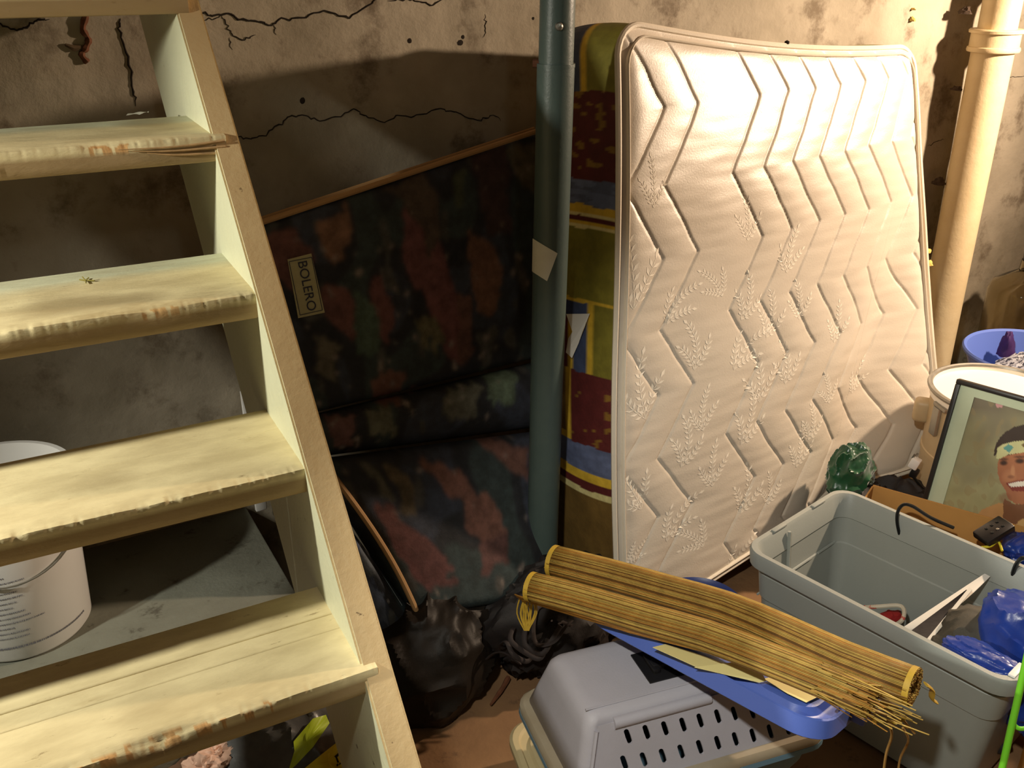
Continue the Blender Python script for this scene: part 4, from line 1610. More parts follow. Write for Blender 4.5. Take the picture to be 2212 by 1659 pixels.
for k in range(4):
    k2 = (k + 1) % 4
    Fc += [(k, k2, 4 + k2, 4 + k), (4 + k, 4 + k2, 8 + k2, 8 + k), (12 + k, 12 + k2, 8 + k2, 8 + k), (k, k2, 12 + k2, 12 + k)]
obj('mat_board', (V, Fc), M_MATB, pic, smooth=False)
NPX, NPY = 200, 230
pg = grid(lambda u, v: fp(ia - 0.004 + (FWD - 2 * ia + 0.008) * u, ib_ - 0.004 + (FHT - 2 * ib_ + 0.008) * v, -0.005), NPX, NPY)
Pp = proj(pg[0])
xx, yy = Pp[:, 0], Pp[:, 1]
nA = np.array([noise.noise(Vector((x * 0.018, y * 0.018, 0))) for x, y in Pp])
nB = np.array([noise.noise(Vector((x * 0.06, y * 0.04, 4))) for x, y in Pp])
g1, g2, g3 = np.array(S(118, 108, 88)), np.array(S(168, 164, 122)), np.array(S(150, 132, 92))
tt = np.clip((yy - 860) / 200 + nA * 0.5, 0, 1)[:, None]
pc_ = g1 * (1 - tt) + g2 * tt
pc_ = np.where((nB > 0.25)[:, None], pc_ * 0.6 + g3 * 0.4, pc_)


def paint(col, poly, soft=0.0):
    global pc_
    k = inpoly(xx + nB * soft, yy + nA * soft, poly)
    pc_ = np.where(k[:, None], np.array(S(*col)), pc_)


def shade(col, cx_, cy_, rx, ry, k_=0.7):
    global pc_
    d_ = ((xx - cx_) / rx) ** 2 + ((yy - cy_) / ry) ** 2
    a_ = (np.clip(1.3 - d_, 0, 1) * k_)[:, None]
    pc_ = pc_ * (1 - a_) + np.array(S(*col)) * a_


paint((196, 150, 98), [(2100, 1130), (2120, 1102), (2160, 1088), (2200, 1090), (2290, 1100), (2330, 1180), (2300, 1260), (2090, 1240)], 4)
paint((128, 88, 62), [(2170, 1078), (2190, 1090), (2250, 1088), (2250, 1150), (2220, 1180), (2180, 1170), (2164, 1130)], 3)
paint((206, 166, 108), [(2186, 1150), (2200, 1125), (2230, 1110), (2290, 1120), (2300, 1240), (2180, 1240)], 3)
paint((58, 44, 38), [(2147, 985), (2150, 962), (2160, 945), (2174, 931), (2192, 922), (2214, 918), (2250, 922), (2285, 945), (2300, 1000), (2296, 1070), (2272, 1060), (2270, 985)], 2)
paint((172, 112, 78), [(2158, 988), (2155, 1006), (2155, 1022), (2162, 1043), (2172, 1060), (2178, 1078), (2192, 1088), (2214, 1090), (2240, 1084), (2262, 1054), (2272, 985), (2212, 976)], 1)
shade((196, 138, 98), 2180, 1030, 16, 16, 0.6)
shade((132, 82, 58), 2172, 1076, 14, 12, 0.5)
shade((120, 74, 54), 2240, 1040, 26, 40, 0.5)
shade((204, 148, 106), 2188, 1018, 5, 14, 0.7)
shade((120, 72, 52), 2184, 1030, 8, 4, 0.6)
shade((40, 30, 28), 2168, 1000, 9, 6, 0.9)
shade((40, 30, 28), 2203, 996, 11, 6, 0.9)
shade((60, 40, 32), 2168, 992, 11, 3, 0.7)
shade((60, 40, 32), 2203, 987, 14, 3, 0.7)
paint((134, 60, 48), [(2172, 1044), (2195, 1038), (2236, 1034), (2232, 1054), (2212, 1062), (2186, 1060)], 0.5)
paint((236, 228, 212), [(2177, 1045), (2196, 1041), (2230, 1038), (2226, 1046), (2208, 1051), (2184, 1052)], 0.5)
paint((206, 204, 150), [(2152, 990), (2154, 968), (2168, 960), (2192, 953), (2214, 951), (2276, 958), (2276, 990), (2214, 977), (2178, 982), (2158, 992)], 1)
paint((96, 156, 148), [(2166, 968), (2178, 959), (2190, 966), (2180, 978)], 0)
paint((120, 100, 60), [(2205, 962), (2214, 956), (2216, 968)], 0)
paint((206, 150, 150), [(2150, 864), (2166, 862), (2166, 880), (2152, 880)], 3)
obj('portrait_print', pg, M_PRINT, pic, cols=pc_ * (1 + 0.10 * nB[:, None]))

# ------------------------------------------------------------------ drum with white lid
DZ = 0.53
dl = hz(2014, 838, DZ)
dc = hz(2166, 842, DZ)
DR = float(np.linalg.norm(dc - dl)) * 0.99
print('drum', dc, DR)
drum = thing('drum', 'tan lidded drum with a white top behind the framed portrait', 'drum', (dc[0], dc[1], 0))
obj('shell', lathe([(DR * 0.93, 0.004), (DR * 0.935, DZ * 0.6), (DR * 0.955, DZ * 0.605), (DR * 0.955, DZ * 0.63), (DR * 0.94, DZ * 0.635), (DR * 0.95, DZ - 0.03)], (dc[0], dc[1], 0), 64), M_DRUM, drum)
obj('lid', lathe([(DR * 0.97, DZ - 0.035), (DR * 0.985, DZ - 0.006), (DR * 0.955, DZ - 0.002), (DR * 0.93, DZ - 0.016), (DR * 0.6, DZ - 0.017), (DR * 0.58, DZ - 0.012), (0.0001, DZ - 0.011)], (dc[0], dc[1], 0), 64), M_LIDW, drum)
P = [(dc[0] + DR * 0.985 * math.cos(a), dc[1] + DR * 0.985 * math.sin(a), DZ - 0.006) for a in np.linspace(0, 2 * math.pi, 65)]
obj('locking_ring', tube(P, 0.008, 8, caps=False), M_GALV, drum)
for px, py, z in ((2030, 925, DZ - 0.075),):
    a = math.atan2(hz(2032, 905, DZ - 0.08)[1] - dc[1], hz(2032, 905, DZ - 0.08)[0] - dc[0])
    q0 = np.array([dc[0] + DR * 0.975 * math.cos(a), dc[1] + DR * 0.975 * math.sin(a), 0])
    tg = np.array([-math.sin(a), math.cos(a), 0])
    rr_ = np.array([math.cos(a), math.sin(a), 0])
    obj('lever_clasp', join(rbox((0.012, 0.030, 0.085), 0.003, frame_matrix(q0 + np.array([0, 0, DZ - 0.085]), rr_, tg, (0, 0, 1))),
                            rbox((0.012, 0.060, 0.012), 0.003, frame_matrix(q0 + np.array([0, 0, DZ - 0.036]) + tg * 0.012, rr_, tg, (0, 0, 1)))), M_GALV, drum)
    a2 = a + 0.55 if (math.cos(a + 0.55) * RT[0] + math.sin(a + 0.55) * RT[1]) < (math.cos(a) * RT[0] + math.sin(a) * RT[1]) else a - 0.55
    q1 = np.array([dc[0] + DR * 0.95 * math.cos(a2), dc[1] + DR * 0.95 * math.sin(a2), 0])
    rr2 = np.array([math.cos(a2), math.sin(a2), 0])
    tg2 = np.array([-math.sin(a2), math.cos(a2), 0])
    obj('side_handle', rbox((0.05, 0.05, 0.07), 0.014, frame_matrix(q1 + rr2 * 0.012 + np.array([0, 0, DZ - 0.10]), rr2, tg2, (0, 0, 1)), 3), M_DRUM, drum)

# ------------------------------------------------------------------ basin with cloth, jug on the ledge by the wall
bz = 0.50
bl0 = hz(2092, 762, bz)
bcn = hz(2232, 762, bz)
BRd = float(np.linalg.norm(bcn - bl0))
print('basin', bcn, BRd)
box_t = thing('storage_crate', 'brown wooden crate under the blue basin behind the drum', 'crate', (bcn[0], bcn[1], 0))
bh_ = bz - 0.16
for k in range(3):
    zc = 0.06 + k * (bh_ - 0.10) / 2
    for sx_, sy_ in ((0, 1), (0, -1), (1, 0), (-1, 0)):
        sz_ = (0.30, 0.014, 0.085) if sx_ == 0 else (0.014, 0.30, 0.085)
        obj('slat', rbox(sz_, 0.002, Matrix.Translation((bcn[0] + sx_ * 0.143, bcn[1] + sy_ * 0.143, zc))), M_WOODC, box_t)
for sx_ in (-1, 1):
    for sy_ in (-1, 1):
        obj('corner_post', rbox((0.03, 0.03, bh_ - 0.02), 0.002, Matrix.Translation((bcn[0] + sx_ * 0.120, bcn[1] + sy_ * 0.120, (bh_ - 0.02) / 2 + 0.003))), M_WOODC, box_t)
obj('top_board', rbox((0.30, 0.30, 0.014), 0.002, Matrix.Translation((bcn[0], bcn[1], bh_ - 0.009))), M_WOODC, box_t)
basin = thing('basin', 'blue plastic wash basin holding speckled cloth behind the white-topped drum', 'basin', (bcn[0], bcn[1], bh_))
obj('bowl', lathe([(0.0001, 0.0), (BRd * 0.66, 0.0), (BRd * 0.72, 0.008), (BRd * 0.95, 0.148), (BRd, 0.152), (BRd * 1.005, 0.160), (BRd * 0.985, 0.165), (BRd * 0.94, 0.160), (BRd * 0.70, 0.014), (0.0001, 0.006)],
                  (bcn[0], bcn[1], bh_ - 0.001), 64), M_BASIN, basin)
sp_c = hz(2215, 778, bz - 0.03)
tag(obj('speckled_cloth', crumple((sp_c[0], sp_c[1] - 0.03, bh_ + 0.07), (0.11, 0.11, 0.075), 5, 0.25, 2.5, 0.5, 50, 26, 0.85), M_SPECK, org=(sp_c[0], sp_c[1], bh_)), 'black and white speckled cloth lying in the blue basin', 'cloth')
JY = 1.99
jc = hy(2205, 660, JY)
jz0 = 0.30
jb = thing('jug_stand', 'low concrete block under the glass jug by the wall', 'block', (jc[0], JY, 0))
obj('block', rbox((0.26, 0.24, jz0), 0.006, Matrix.Translation((jc[0], JY, jz0 / 2 + 0.001))), M_LEDGE, jb)
jt = hy(2150, 612, JY)[2]
jug = thing('glass_jug', 'big clear glass jug standing at the wall behind the blue basin', 'jug', (jc[0], JY, jz0))
JR = 0.125
obj('glass_body', lathe([(0.0001, 0.004), (JR * 0.9, 0.004), (JR, 0.02), (JR, jt - jz0 - 0.06), (JR * 0.9, jt - jz0 - 0.03), (JR * 0.55, jt - jz0), (JR * 0.28, jt - jz0 + 0.02), (JR * 0.25, jt - jz0 + 0.06),
                         (JR * 0.19, jt - jz0 + 0.06), (JR * 0.22, jt - jz0 + 0.018), (JR * 0.86, jt - jz0 - 0.034), (JR - 0.006, jt - jz0 - 0.06), (JR - 0.006, 0.024), (0.0001, 0.012)], (jc[0], JY, jz0), 48), M_GLASS, jug)
obj('stopper', lathe([(0.0001, 0.0), (JR * 0.17, 0.0), (JR * 0.22, 0.02), (JR * 0.24, 0.045), (0.0001, 0.05)], (jc[0], JY, jt + 0.045), 20), M_BLACK, jug)
pdir = bcn / np.linalg.norm(bcn[:2])
pp = np.array([bcn[0], bcn[1], 0]) + np.array([pdir[0], pdir[1], 0]) * BRd * 0.72 - RT * 0.09
pp[2] = bh_ + 0.145
tag(obj('purple_cloth', crumple((pp[0], pp[1], bh_ + 0.10), (0.028, 0.024, 0.075), 3, 0.25, 1.6, nu=36, nv=24), M_PURP, org=tuple(pp)), 'purple cloth tuft poking up behind the blue basin rim', 'cloth')

# ------------------------------------------------------------------ cardboard sheet under the mattress corner, green bag, plug
cs = hz(1915, 1005, 0.14)
cbx = thing('flat_carton', 'flattened brown cardboard carton under the lower corner of the mattress', 'box', (cs[0] + 0.05, cs[1] - 0.02, 0))
mtx = BR
obj('carton_body', rbox((0.50, 0.20, 0.125), 0.004, rotm((mtx[0] - 0.06, mtx[1] + 0.03, 0.0635), math.atan2(UE[1], UE[0]))), M_CARD, cbx)
obj('tape_strip', rbox((0.502, 0.05, 0.001), 0.0003, rotm((mtx[0] - 0.06, mtx[1] + 0.03, 0.1266), math.atan2(UE[1], UE[0]))), mat('packing_tape', S(186, 150, 96), 0.25), cbx)
gc = hz(1835, 1030, 0.30)
gbag = thing('satin_bag', 'crumpled green satin and black cloth bag beside the mattress foot', 'bag', (gc[0], gc[1], 0))
print('green bag', gc)
obj('black_cloth', crumple((gc[0] + 0.02, gc[1] - 0.02, 0.125), (0.15, 0.085, 0.15), 8, 0.22, 1.5, 0.6, 60, 36, 0.8), M_BLKCL, gbag)
obj('green_satin', crumple((gc[0], gc[1], 0.31), (0.065, 0.055, 0.085), 12, 0.40, 1.15, 0.5, 90, 60, 0.9), M_GREEN, gbag)
bs = hz(1960, 1045, 0.24)
tag(obj('black_jacket', crumple((bs[0] - 0.02, bs[1], 0.13), (0.14, 0.09, 0.125), 15, 0.22, 2.2, 0.6, 60, 34, 0.98, rz=-0.9), M_BLKCL, org=(bs[0], bs[1], 0)), 'black jacket heaped between the green satin bag and the drum', 'clothing')
pl = hz(1976, 1003, 0.315)
plug = thing('plug', 'white and black extension cord plug lying on the black jacket', 'plug', tuple(pl))
obj('plug_head', rbox((0.026, 0.026, 0.032), 0.004, rotm(tuple(pl + np.array([0, 0, 0.004])), 0.4, 0.3)), M_WHITEPL, plug)
obj('plug_boot', rbox((0.022, 0.022, 0.030), 0.006, rotm(tuple(pl + np.array([0, -0.004, -0.026])), 0.4, 0.3)), M_BLACK, plug)
for dx_ in (-0.006, 0.006):
    obj('prong', rbox((0.002, 0.006, 0.016), 0.0005, rotm(tuple(pl + np.array([dx_, 0.004, 0.026])), 0.4, 0.3)), M_METAL, plug)
obj('cord', tube(smooth_path([pl + np.array([0, -0.004, -0.04]), pl + np.array([0.03, -0.03, -0.075]), pl + np.array([0.05, -0.10, -0.07])], 5), 0.004, 8), M_CABLE, plug)

# ------------------------------------------------------------------ pet carrier on the beige box
KZ = 0.385
k0, k1 = hz(1296, 1547, KZ), hz(1540, 1498, KZ)
kb0 = hz(1193, 1410, KZ)
ka = k1 - k0
ka /= np.linalg.norm(ka)
ka = np.array([math.cos(math.radians(-10)), math.sin(math.radians(-10)), 0])
k0 = (k0 * 0.5 + (kb0 - np.array([-ka[1], ka[0], 0]) * 0.188) * 0.5)
kw = np.cross(np.array([0, 0, 1.0]), ka)
k0 = k0 - ka * 0.016
KD = float((kb0 - k0) @ kw)
KL = 0.455
print('carrier', k0, k1, kb0, ka, KD)
FZc = 0.235     # flange height
carr = thing('pet_carrier', 'grey plastic pet carrier with slotted side and black top handle', 'pet carrier', tuple((k0 + ka * KL / 2 + kw * KD / 2) * np.array([1, 1, 0]) + np.array([0, 0, 0.10])))
kang = math.atan2(ka[1], ka[0])
kc = k0 + ka * KL / 2 + kw * KD / 2
FLA, FFR = 0.034, 0.048


def kp(a, b, z):
    """a along the length, b depth (0 = near side), z height; the shell flares downwards"""
    t = (KZ - z) / (KZ - FZc)
    aa = a * KL + (2 * a - 1) * FLA * t
    bb = b * KD + (2 * b - 1) * FFR * t
    p = k0 + ka * aa + kw * bb
    return np.array([p[0], p[1], z])


def kring(z, ins=0.0, rad=0.022):
    t = (KZ - z) / (KZ - FZc)
    return rring(kc[0], kc[1], z, KL / 2 + FLA * t - ins, KD / 2 + FFR * t - ins, rad, 5, kang)


# top shell without its near side: top plate, end walls, far wall
rings = [kring(FZc + 0.012), kring(0.30), kring(0.345), kring(0.368, 0.0), kring(0.380, 0.005), kring(0.386, 0.014), kring(0.387, 0.03)]
shV, shF = loft(rings, True, False, True)
keep = []
nn_ = 24
inner_n = np.array([ka[0], ka[1]])
for f in shF:
    c_ = sum(np.array(shV[i]) for i in f) / len(f)
    b_ = float((c_ - k0) @ kw)
    a_ = float((c_ - k0) @ ka)
    t = (KZ - c_[2]) / (KZ - FZc)
    wide_ = max(np.linalg.norm(np.array(shV[f[0]]) - np.array(shV[f[1]])), np.linalg.norm(np.array(shV[f[1]]) - np.array(shV[f[2]])))
    if len(f) == 4 and wide_ > 0.2 and c_[2] < 0.362 and b_ < -FFR * t + 0.012 and 0.0 < a_ < KL:
        continue
    keep.append(f)
sh_o = obj('top_shell', (shV, keep), M_CARR, carr, sharp=35)
md = sh_o.modifiers.new('thickness', 'SOLIDIFY')
md.thickness = 0.003
md.offset = -1
# near side with real slots
t_top = 0.368


def face_pt(a, z):
    t = (KZ - z) / (KZ - FZc)
    p = k0 + ka * a + kw * (-FFR * t)
    return np.array([p[0], p[1], z])


bm = bmesh.new()
ta = (KZ - t_top) / (KZ - FZc)
zb_ = FZc + 0.012
tb = (KZ - zb_) / (KZ - FZc)
outer = [(-FLA * tb + 0.022, zb_), (KL + FLA * tb - 0.022, zb_), (KL + FLA * ta - 0.022, t_top), (-FLA * ta + 0.022, t_top)]
loops = [outer]
fn_s = np.cross(ka, face_pt(0, t_top) - face_pt(0, zb_))


def slot_loop(px, py):
    c_ = hp(px, py, face_pt(0, 0.3), fn_s)
    a_, z_ = float((c_ - k0) @ ka), float(c_[2])
    lp = []
    for k in range(14):
        an = 2 * math.pi * k / 14
        x_ = 0.0056 * math.cos(an)
        y_ = 0.0062 * math.sin(an) + (0.0085 if math.sin(an) > 0.01 else (-0.0085 if math.sin(an) < -0.01 else 0))
        lp.append((a_ + x_ - y_ * 0.25, z_ + y_))
    return lp


sl = [(1356, 1590), (1396, 1581), (1436, 1573), (1475, 1565), (1512, 1556), (1550, 1547), (1586, 1541), (1624, 1536), (1662, 1530), (1700, 1524)]
sl2 = [(1348, 1647), (1390, 1640), (1431, 1632), (1471, 1623), (1511, 1613), (1550, 1604), (1588, 1596), (1626, 1588), (1663, 1579), (1700, 1571), (1736, 1563)]
for px, py in sl + sl2:
    lp = slot_loop(px, py)
    if all(outer[0][0] + 0.004 < a_ < outer[1][0] - 0.004 and zb_ + 0.003 < z_ < t_top - 0.003 for a_, z_ in lp):
        loops.append(lp)
    else:
        print('slot out', px, py, lp[0], zb_, t_top)
edges = []
for lp in loops:
    vs_ = [bm.verts.new(tuple(face_pt(a_, z_))) for a_, z_ in lp]
    for k in range(len(vs_)):
        edges.append(bm.edges.new((vs_[k], vs_[(k + 1) % len(vs_)])))
bmesh.ops.triangle_fill(bm, use_beauty=True, use_dissolve=False, edges=edges)
bm.verts.index_update()
sp_sh = ([tuple(v.co) for v in bm.verts], [tuple(v.index for v in f.verts) for f in bm.faces])
bm.free()
so = obj('slotted_side', sp_sh, M_CARR, carr, smooth=False)
md = so.modifiers.new('thickness', 'SOLIDIFY')
md.thickness = 0.004
md.offset = 0
# top edge ridge, corner posts, flange, lower shell
obj('top_ridge', tube([tuple(kp(0.01, 0.10, KZ + 0.003)), tuple(kp(0.99, 0.10, KZ + 0.003))], 0.0024, 6), M_CARR, carr)
P0, P1 = kp(0.12, 0, 0.364) + kw * 0.002, kp(0.55, 0, 0.364) + kw * 0.002
obj('shoulder', tube([tuple(P0), tuple(P1)], 0.012, 10), M_CARR, carr)
obj('corner_rib', tube([tuple(kp(0.045, 0, 0.36) - kw * 0.002), tuple(kp(0.035, 0, FZc + 0.015) - kw * 0.002)], 0.0045, 6), M_CARR, carr)
rings = [kring(FZc - 0.004, -0.018, 0.05), kring(FZc + 0.006, -0.020, 0.05), kring(FZc + 0.013, -0.016, 0.05), kring(FZc + 0.013, 0.008, 0.03), kring(FZc - 0.004, 0.008, 0.03)]
flV, flF = loft(rings + [rings[0]], True)
obj('flange', (flV, flF), M_FLANGE, carr)
rings = [kring(FZc - 0.004, 0.004), rring(kc[0], kc[1], 0.16, KL / 2 + FLA - 0.012, KD / 2 + FFR - 0.012, 0.03, 5, kang), rring(kc[0], kc[1], 0.112, KL / 2 + FLA - 0.03, KD / 2 + FFR - 0.03, 0.03, 5, kang),
         rring(kc[0], kc[1], 0.104, KL / 2 + FLA - 0.045, KD / 2 + FFR - 0.045, 0.03, 5, kang)]
obj('lower_shell', loft(rings, True, False, True), M_CARRB, carr)
rings = [kring(FZc - 0.016, -0.016, 0.05), kring(FZc - 0.005, -0.018, 0.05), kring(FZc - 0.005, 0.006, 0.03), kring(FZc - 0.016, 0.006, 0.03)]
obj('lower_flange', loft(rings + [rings[0]], True), M_CARRB, carr)
# recessed black handle on the top
hh_ = hz(1392, 1446, KZ)
hm = frame_matrix(kp(float((hh_ - k0) @ ka) / KL, float((hh_ - k0) @ kw) / KD, KZ + 0.0035) + ka * 0.075, ka, kw, (0, 0, 1))
obj('handle_recess', rbox((0.17, 0.085, 0.004), 0.0015, hm), M_BLACK, carr)
obj('handle', join(rbox((0.13, 0.022, 0.014), 0.005, hm @ Matrix.Translation((0, -0.006, 0.008))), rbox((0.016, 0.05, 0.012), 0.004, hm @ Matrix.Translation((-0.06, 0, 0.006))), rbox((0.016, 0.05, 0.012), 0.004, hm @ Matrix.Translation((0.06, 0, 0.006)))), M_BLACK, carr)

# beige box with lid below the carrier
BZ = 0.10
bq = hz(1094, 1612, BZ)
bang = kang - 0.06
bq = hz(1090, 1560, BZ)
bm_c = np.array([bq[0], bq[1], 0]) + np.array([math.cos(bang), math.sin(bang), 0]) * 0.27 - np.array([-math.sin(bang), math.cos(bang), 0]) * 0.16
bx = thing('lidded_box', 'shallow beige plastic box with lid under the pet carrier', 'box', (bm_c[0], bm_c[1], 0))
B1, B2 = 0.27, 0.16


def brg(z, ins, rad=0.06):
    return rring(bm_c[0], bm_c[1], z, B1 - ins, B2 - ins, max(0.01, rad - ins * 0.3), 7, bang)


obj('box_body', loft([brg(0.003, 0.03), brg(0.012, 0.022), brg(0.082, 0.012)], True, True, True), M_BEIGE, bx)
obj('lid', loft([brg(0.074, 0.0), brg(0.076, -0.003), brg(0.090, -0.003), brg(0.096, 0.003), brg(0.096, 0.014), brg(0.090, 0.018), brg(0.090, 0.030), brg(0.097, 0.036), brg(0.098, 0.05)], True, True, True), M_BEIGE, bx, sharp=30)
lq0 = hz(1130, 1622, 0.1)
obj('lid_groove', rbox((0.05, 0.006, 0.002), 0.0008, rotm((bm_c[0] - B1 + 0.075, bm_c[1] - 0.02, 0.0985), bang + 0.7)), M_CRACK, bx)

# ------------------------------------------------------------------ blue tote lid lying tilted
LA, LB = hz(1266, 1303, 0.475), hz(1742, 1557, 0.475)
LC = hz(1990, 1532, 0.415)
lu = LB - LA
LLn = np.linalg.norm(lu)
lu /= LLn
lv = LC - LB
lv = lv - lu * float(lv @ lu)
LWd = max(0.24, np.linalg.norm(lv) * 1.05)
lv /= np.linalg.norm(lv)
ln_ = np.cross(lu, lv)
if ln_[2] < 0:
    ln_ = -ln_
print('lid', LA, LB, LC, LLn, LWd, ln_)
lid = thing('tote_lid', 'blue plastic tote lid lying across the pet carrier under the bamboo blinds', 'lid', tuple((LA + LB) / 2 + lv * LWd / 2 - ln_ * 0.02))
LEN = LLn + 0.03


def lp3(a, b, h):
    return LA + lu * (a) + lv * b + ln_ * h


def lring(h, ins, rad=0.06, n=7):
    pts = rring(0, 0, 0, LEN / 2 - ins, LWd / 2 - ins, max(0.012, rad - ins * 0.5), n)
    return [tuple(lp3(LEN / 2 + x, LWd / 2 + y, h)) for x, y, _ in pts]


rg = [lring(-0.032, -0.004), lring(-0.030, -0.006), lring(0.0, 0.0), lring(0.002, 0.003), lring(0.0, 0.006), lring(-0.018, 0.010), lring(-0.020, 0.013), lring(-0.020, 0.030), lring(-0.018, 0.034), lring(-0.004, 0.040), lring(-0.002, 0.046)]
obj('lid_shell', loft(rg, True, False, True), M_BLUE, lid, sharp=35)
so = bpy.data.objects['lid_shell']
md = so.modifiers.new('thickness', 'SOLIDIFY')
md.thickness = 0.0025
md.offset = -1
obj('handle_tab', rbox((0.05, 0.10, 0.026), 0.006, frame_matrix(lp3(LEN + 0.004, LWd * 0.70, -0.016), lu, lv, ln_)), M_BLUE, lid)
obj('moulded_notch', rbox((0.012, 0.03, 0.006), 0.002, frame_matrix(lp3(LEN * 0.62, 0.045, -0.001), lu, lv, ln_)), M_BLUE, lid)

# folded papers on the lid
for k, (poly, lbl) in enumerate([
    ([(1410, 1398), (1438, 1391), (1500, 1410), (1586, 1440), (1560, 1446), (1506, 1441)], 'long pale yellow paper sheet on the blue lid, mostly under the front blind'),
    ([(1500, 1441), (1628, 1437), (1654, 1474), (1640, 1474), (1560, 1455)], 'folded yellow paper with a raised peak in the middle of the blue lid'),
    ([(1650, 1466), (1670, 1461), (1784, 1497), (1742, 1517), (1700, 1497)], 'pale yellow paper slip nearest the right end of the blue lid')]):
    hgt = 0.003 + 0.0015 * k
    pts = [hp(x, y, lp3(0, 0, hgt), ln_) for x, y in poly]
    if k == 1:
        pts[1] = pts[1] + ln_ * 0.012
        pts[2] = pts[2] + ln_ * 0.003
    o_ = obj('paper_sheet', plate([tuple(p) for p in pts], -ln_, 0.0008), M_PAPER, smooth=False, org=tuple(pts[0]))
    tag(o_, lbl, 'paper', 'yellow papers on the blue lid')

# ------------------------------------------------------------------ rolled matchstick blinds
YEL, ORG, BRN = np.array(S(204, 172, 88)), np.array(S(186, 134, 58)), np.array(S(120, 84, 36))
OLV = np.array(S(168, 158, 66))


def blind(path, r, nst, seed, fray=0.0, name='rolled_blind', label=''):
    path = [np.array(v_) for v_ in smooth_path(path, 2)]
    NP_ = len(path)
    t_ = thing(name, label, 'blind', tuple(path[0] - np.array([0, 0, r])))
    tang_ = [path[min(i + 1, NP_ - 1)] - path[max(i - 1, 0)] for i in range(NP_)]
    tang_ = [v_ / np.linalg.norm(v_) for v_ in tang_]
    e1s, e2s = [], []
    for v_ in tang_:
        e1 = np.cross(v_, np.array([0, 0, 1.0]))
        e1 /= np.linalg.norm(e1)
        e1s.append(e1)
        e2s.append(np.cross(e1, v_))
    rn = random.Random(seed)
    V, Fc, cols = [], [], []
    rr = 0.00115
    th, k = 0.0, 0
    while k < nst:
        rad = r - 0.0022 * (th / (2 * math.pi))
        if rad < r * 0.5:
            break
        jit = rn.uniform(-0.0004, 0.0004)
        f0 = rn.uniform(-0.003, 0.003)
        f1 = rn.uniform(-0.003, 0.003) + (rn.uniform(-0.10, 0.02) * fray if math.sin(th) > -0.7 else 0)
        pts = [path[i] + e1s[i] * math.cos(th) * (rad + jit) + e2s[i] * math.sin(th) * (rad + jit) * 0.94 for i in range(NP_)]
        pts[0] = pts[0] + tang_[0] * f0
        pts[-1] = pts[-1] + tang_[-1] * f1
        if f1 < -0.04:
            pts = pts[:-2] + [pts[-1]]
        base = (YEL if rn.random() < 0.5 else YEL * 0.5 + ORG * 0.5) if rn.random() < 0.62 else (ORG if rn.random() < 0.7 else BRN)
        base = base * rn.uniform(0.5, 0.98)
        v, f = tube(pts, rr * rn.uniform(0.85, 1.2), 5)
        off = len(V)
        V += v
        Fc += [tuple(i + off for i in q_) for q_ in f]
        cols += [base] * len(v)
        th += (2 * rr * 1.06) / rad
        k += 1
    st_o = obj('bamboo_sticks', (V, Fc), M_BAMB, t_, cols=cols, sharp=180)
    st_o['kind'] = 'stuff'
    for i_, s_ in ((0, 0.004), (NP_ - 1, -0.004)):
        if fray and i_:
            continue
        P_, ax, e1, e2 = path[i_], tang_[i_], e1s[i_], e2s[i_]
        pts = []
        for i in range(40):
            a = 2 * math.pi * i / 40
            pts.append(P_ + ax * s_ + e1 * math.cos(a) * (r + 0.0012) + e2 * math.sin(a) * (r + 0.0012) * 0.94)
        rings_ = [[tuple(p + ax * q_) for p in pts] for q_ in (-0.005, 0.005)]
        obj('edge_tape', loft(rings_, True), M_YTRIM, t_)
    return t_, tang_[-1], e1s[-1], e2s[-1], path[-1]


def axis_pts(pxs, z0, z1):
    n_ = len(pxs) - 1
    return [hz(x, y, z0 + (z1 - z0) * i / n_) for i, (x, y) in enumerate(pxs)]


b1_t, *_ = blind(axis_pts([(1194, 1211), (1323, 1244), (1442, 1278), (1570, 1315), (1697, 1368), (1825, 1426), (1975, 1484)], 0.495, 0.56), 0.0335, 900, 1, 0,
                 label='rolled bamboo matchstick blind lying farther back, against the grey tote')
b2_t, ax2, e12, e22, rB2 = blind(axis_pts([(1146, 1267), (1251, 1294), (1400, 1338), (1527, 1374), (1655, 1422), (1770, 1468), (1880, 1516)], 0.50, 0.555), 0.030, 900, 2, 1.0,
                                 label='rolled bamboo matchstick blind at the front with frayed right end')
# loose flap of sticks hanging below the front roll, tassel, twine
fl_sh = []
rn = random.Random(5)
cols = []
for k in range(22):
    f = k / 21
    A_ = hz(1113 + 10 * f, 1284 + 10 * f, 0.475 - 0.001 * k) + ax2 * rn.uniform(-0.004, 0.012)
    B_ = hz(1440 + 200 * f, 1373 + 66 * f, 0.52)
    v = tube([A_, (A_ + B_) / 2 + np.array([0, 0, -0.006]), B_], 0.0013, 5)
    fl_sh.append(v)
    base = ORG * rn.uniform(0.7, 1.2)
    cols += [base] * len(v[0])
fo = obj('loose_flap', join(*fl_sh), M_BAMB, b2_t, cols=cols, sharp=180)
fo['kind'] = 'stuff'
fr, cols = [], []
for k in range(70):
    a = rn.uniform(0, 2 * math.pi)
    rr = 0.034 * math.sqrt(rn.random())
    p = rB2 + e12 * math.cos(a) * rr + e22 * math.sin(a) * rr * 0.8 - ax2 * rn.uniform(0.02, 0.10)
    q_ = p + ax2 * rn.uniform(0.05, 0.12) + e12 * rn.uniform(-0.012, 0.012) + np.array([0, 0, rn.uniform(-0.014, 0.012)])
    v = tube([p, q_], 0.0011, 5)
    fr.append(v)
    base = (YEL if rn.random() < 0.5 else (ORG if rn.random() < 0.5 else BRN)) * rn.uniform(0.7, 1.15)
    cols += [base] * len(v[0])
fo = obj('frayed_sticks', join(*fr), M_BAMB, b2_t, cols=cols, sharp=180)
fo['kind'] = 'stuff'
ts = []
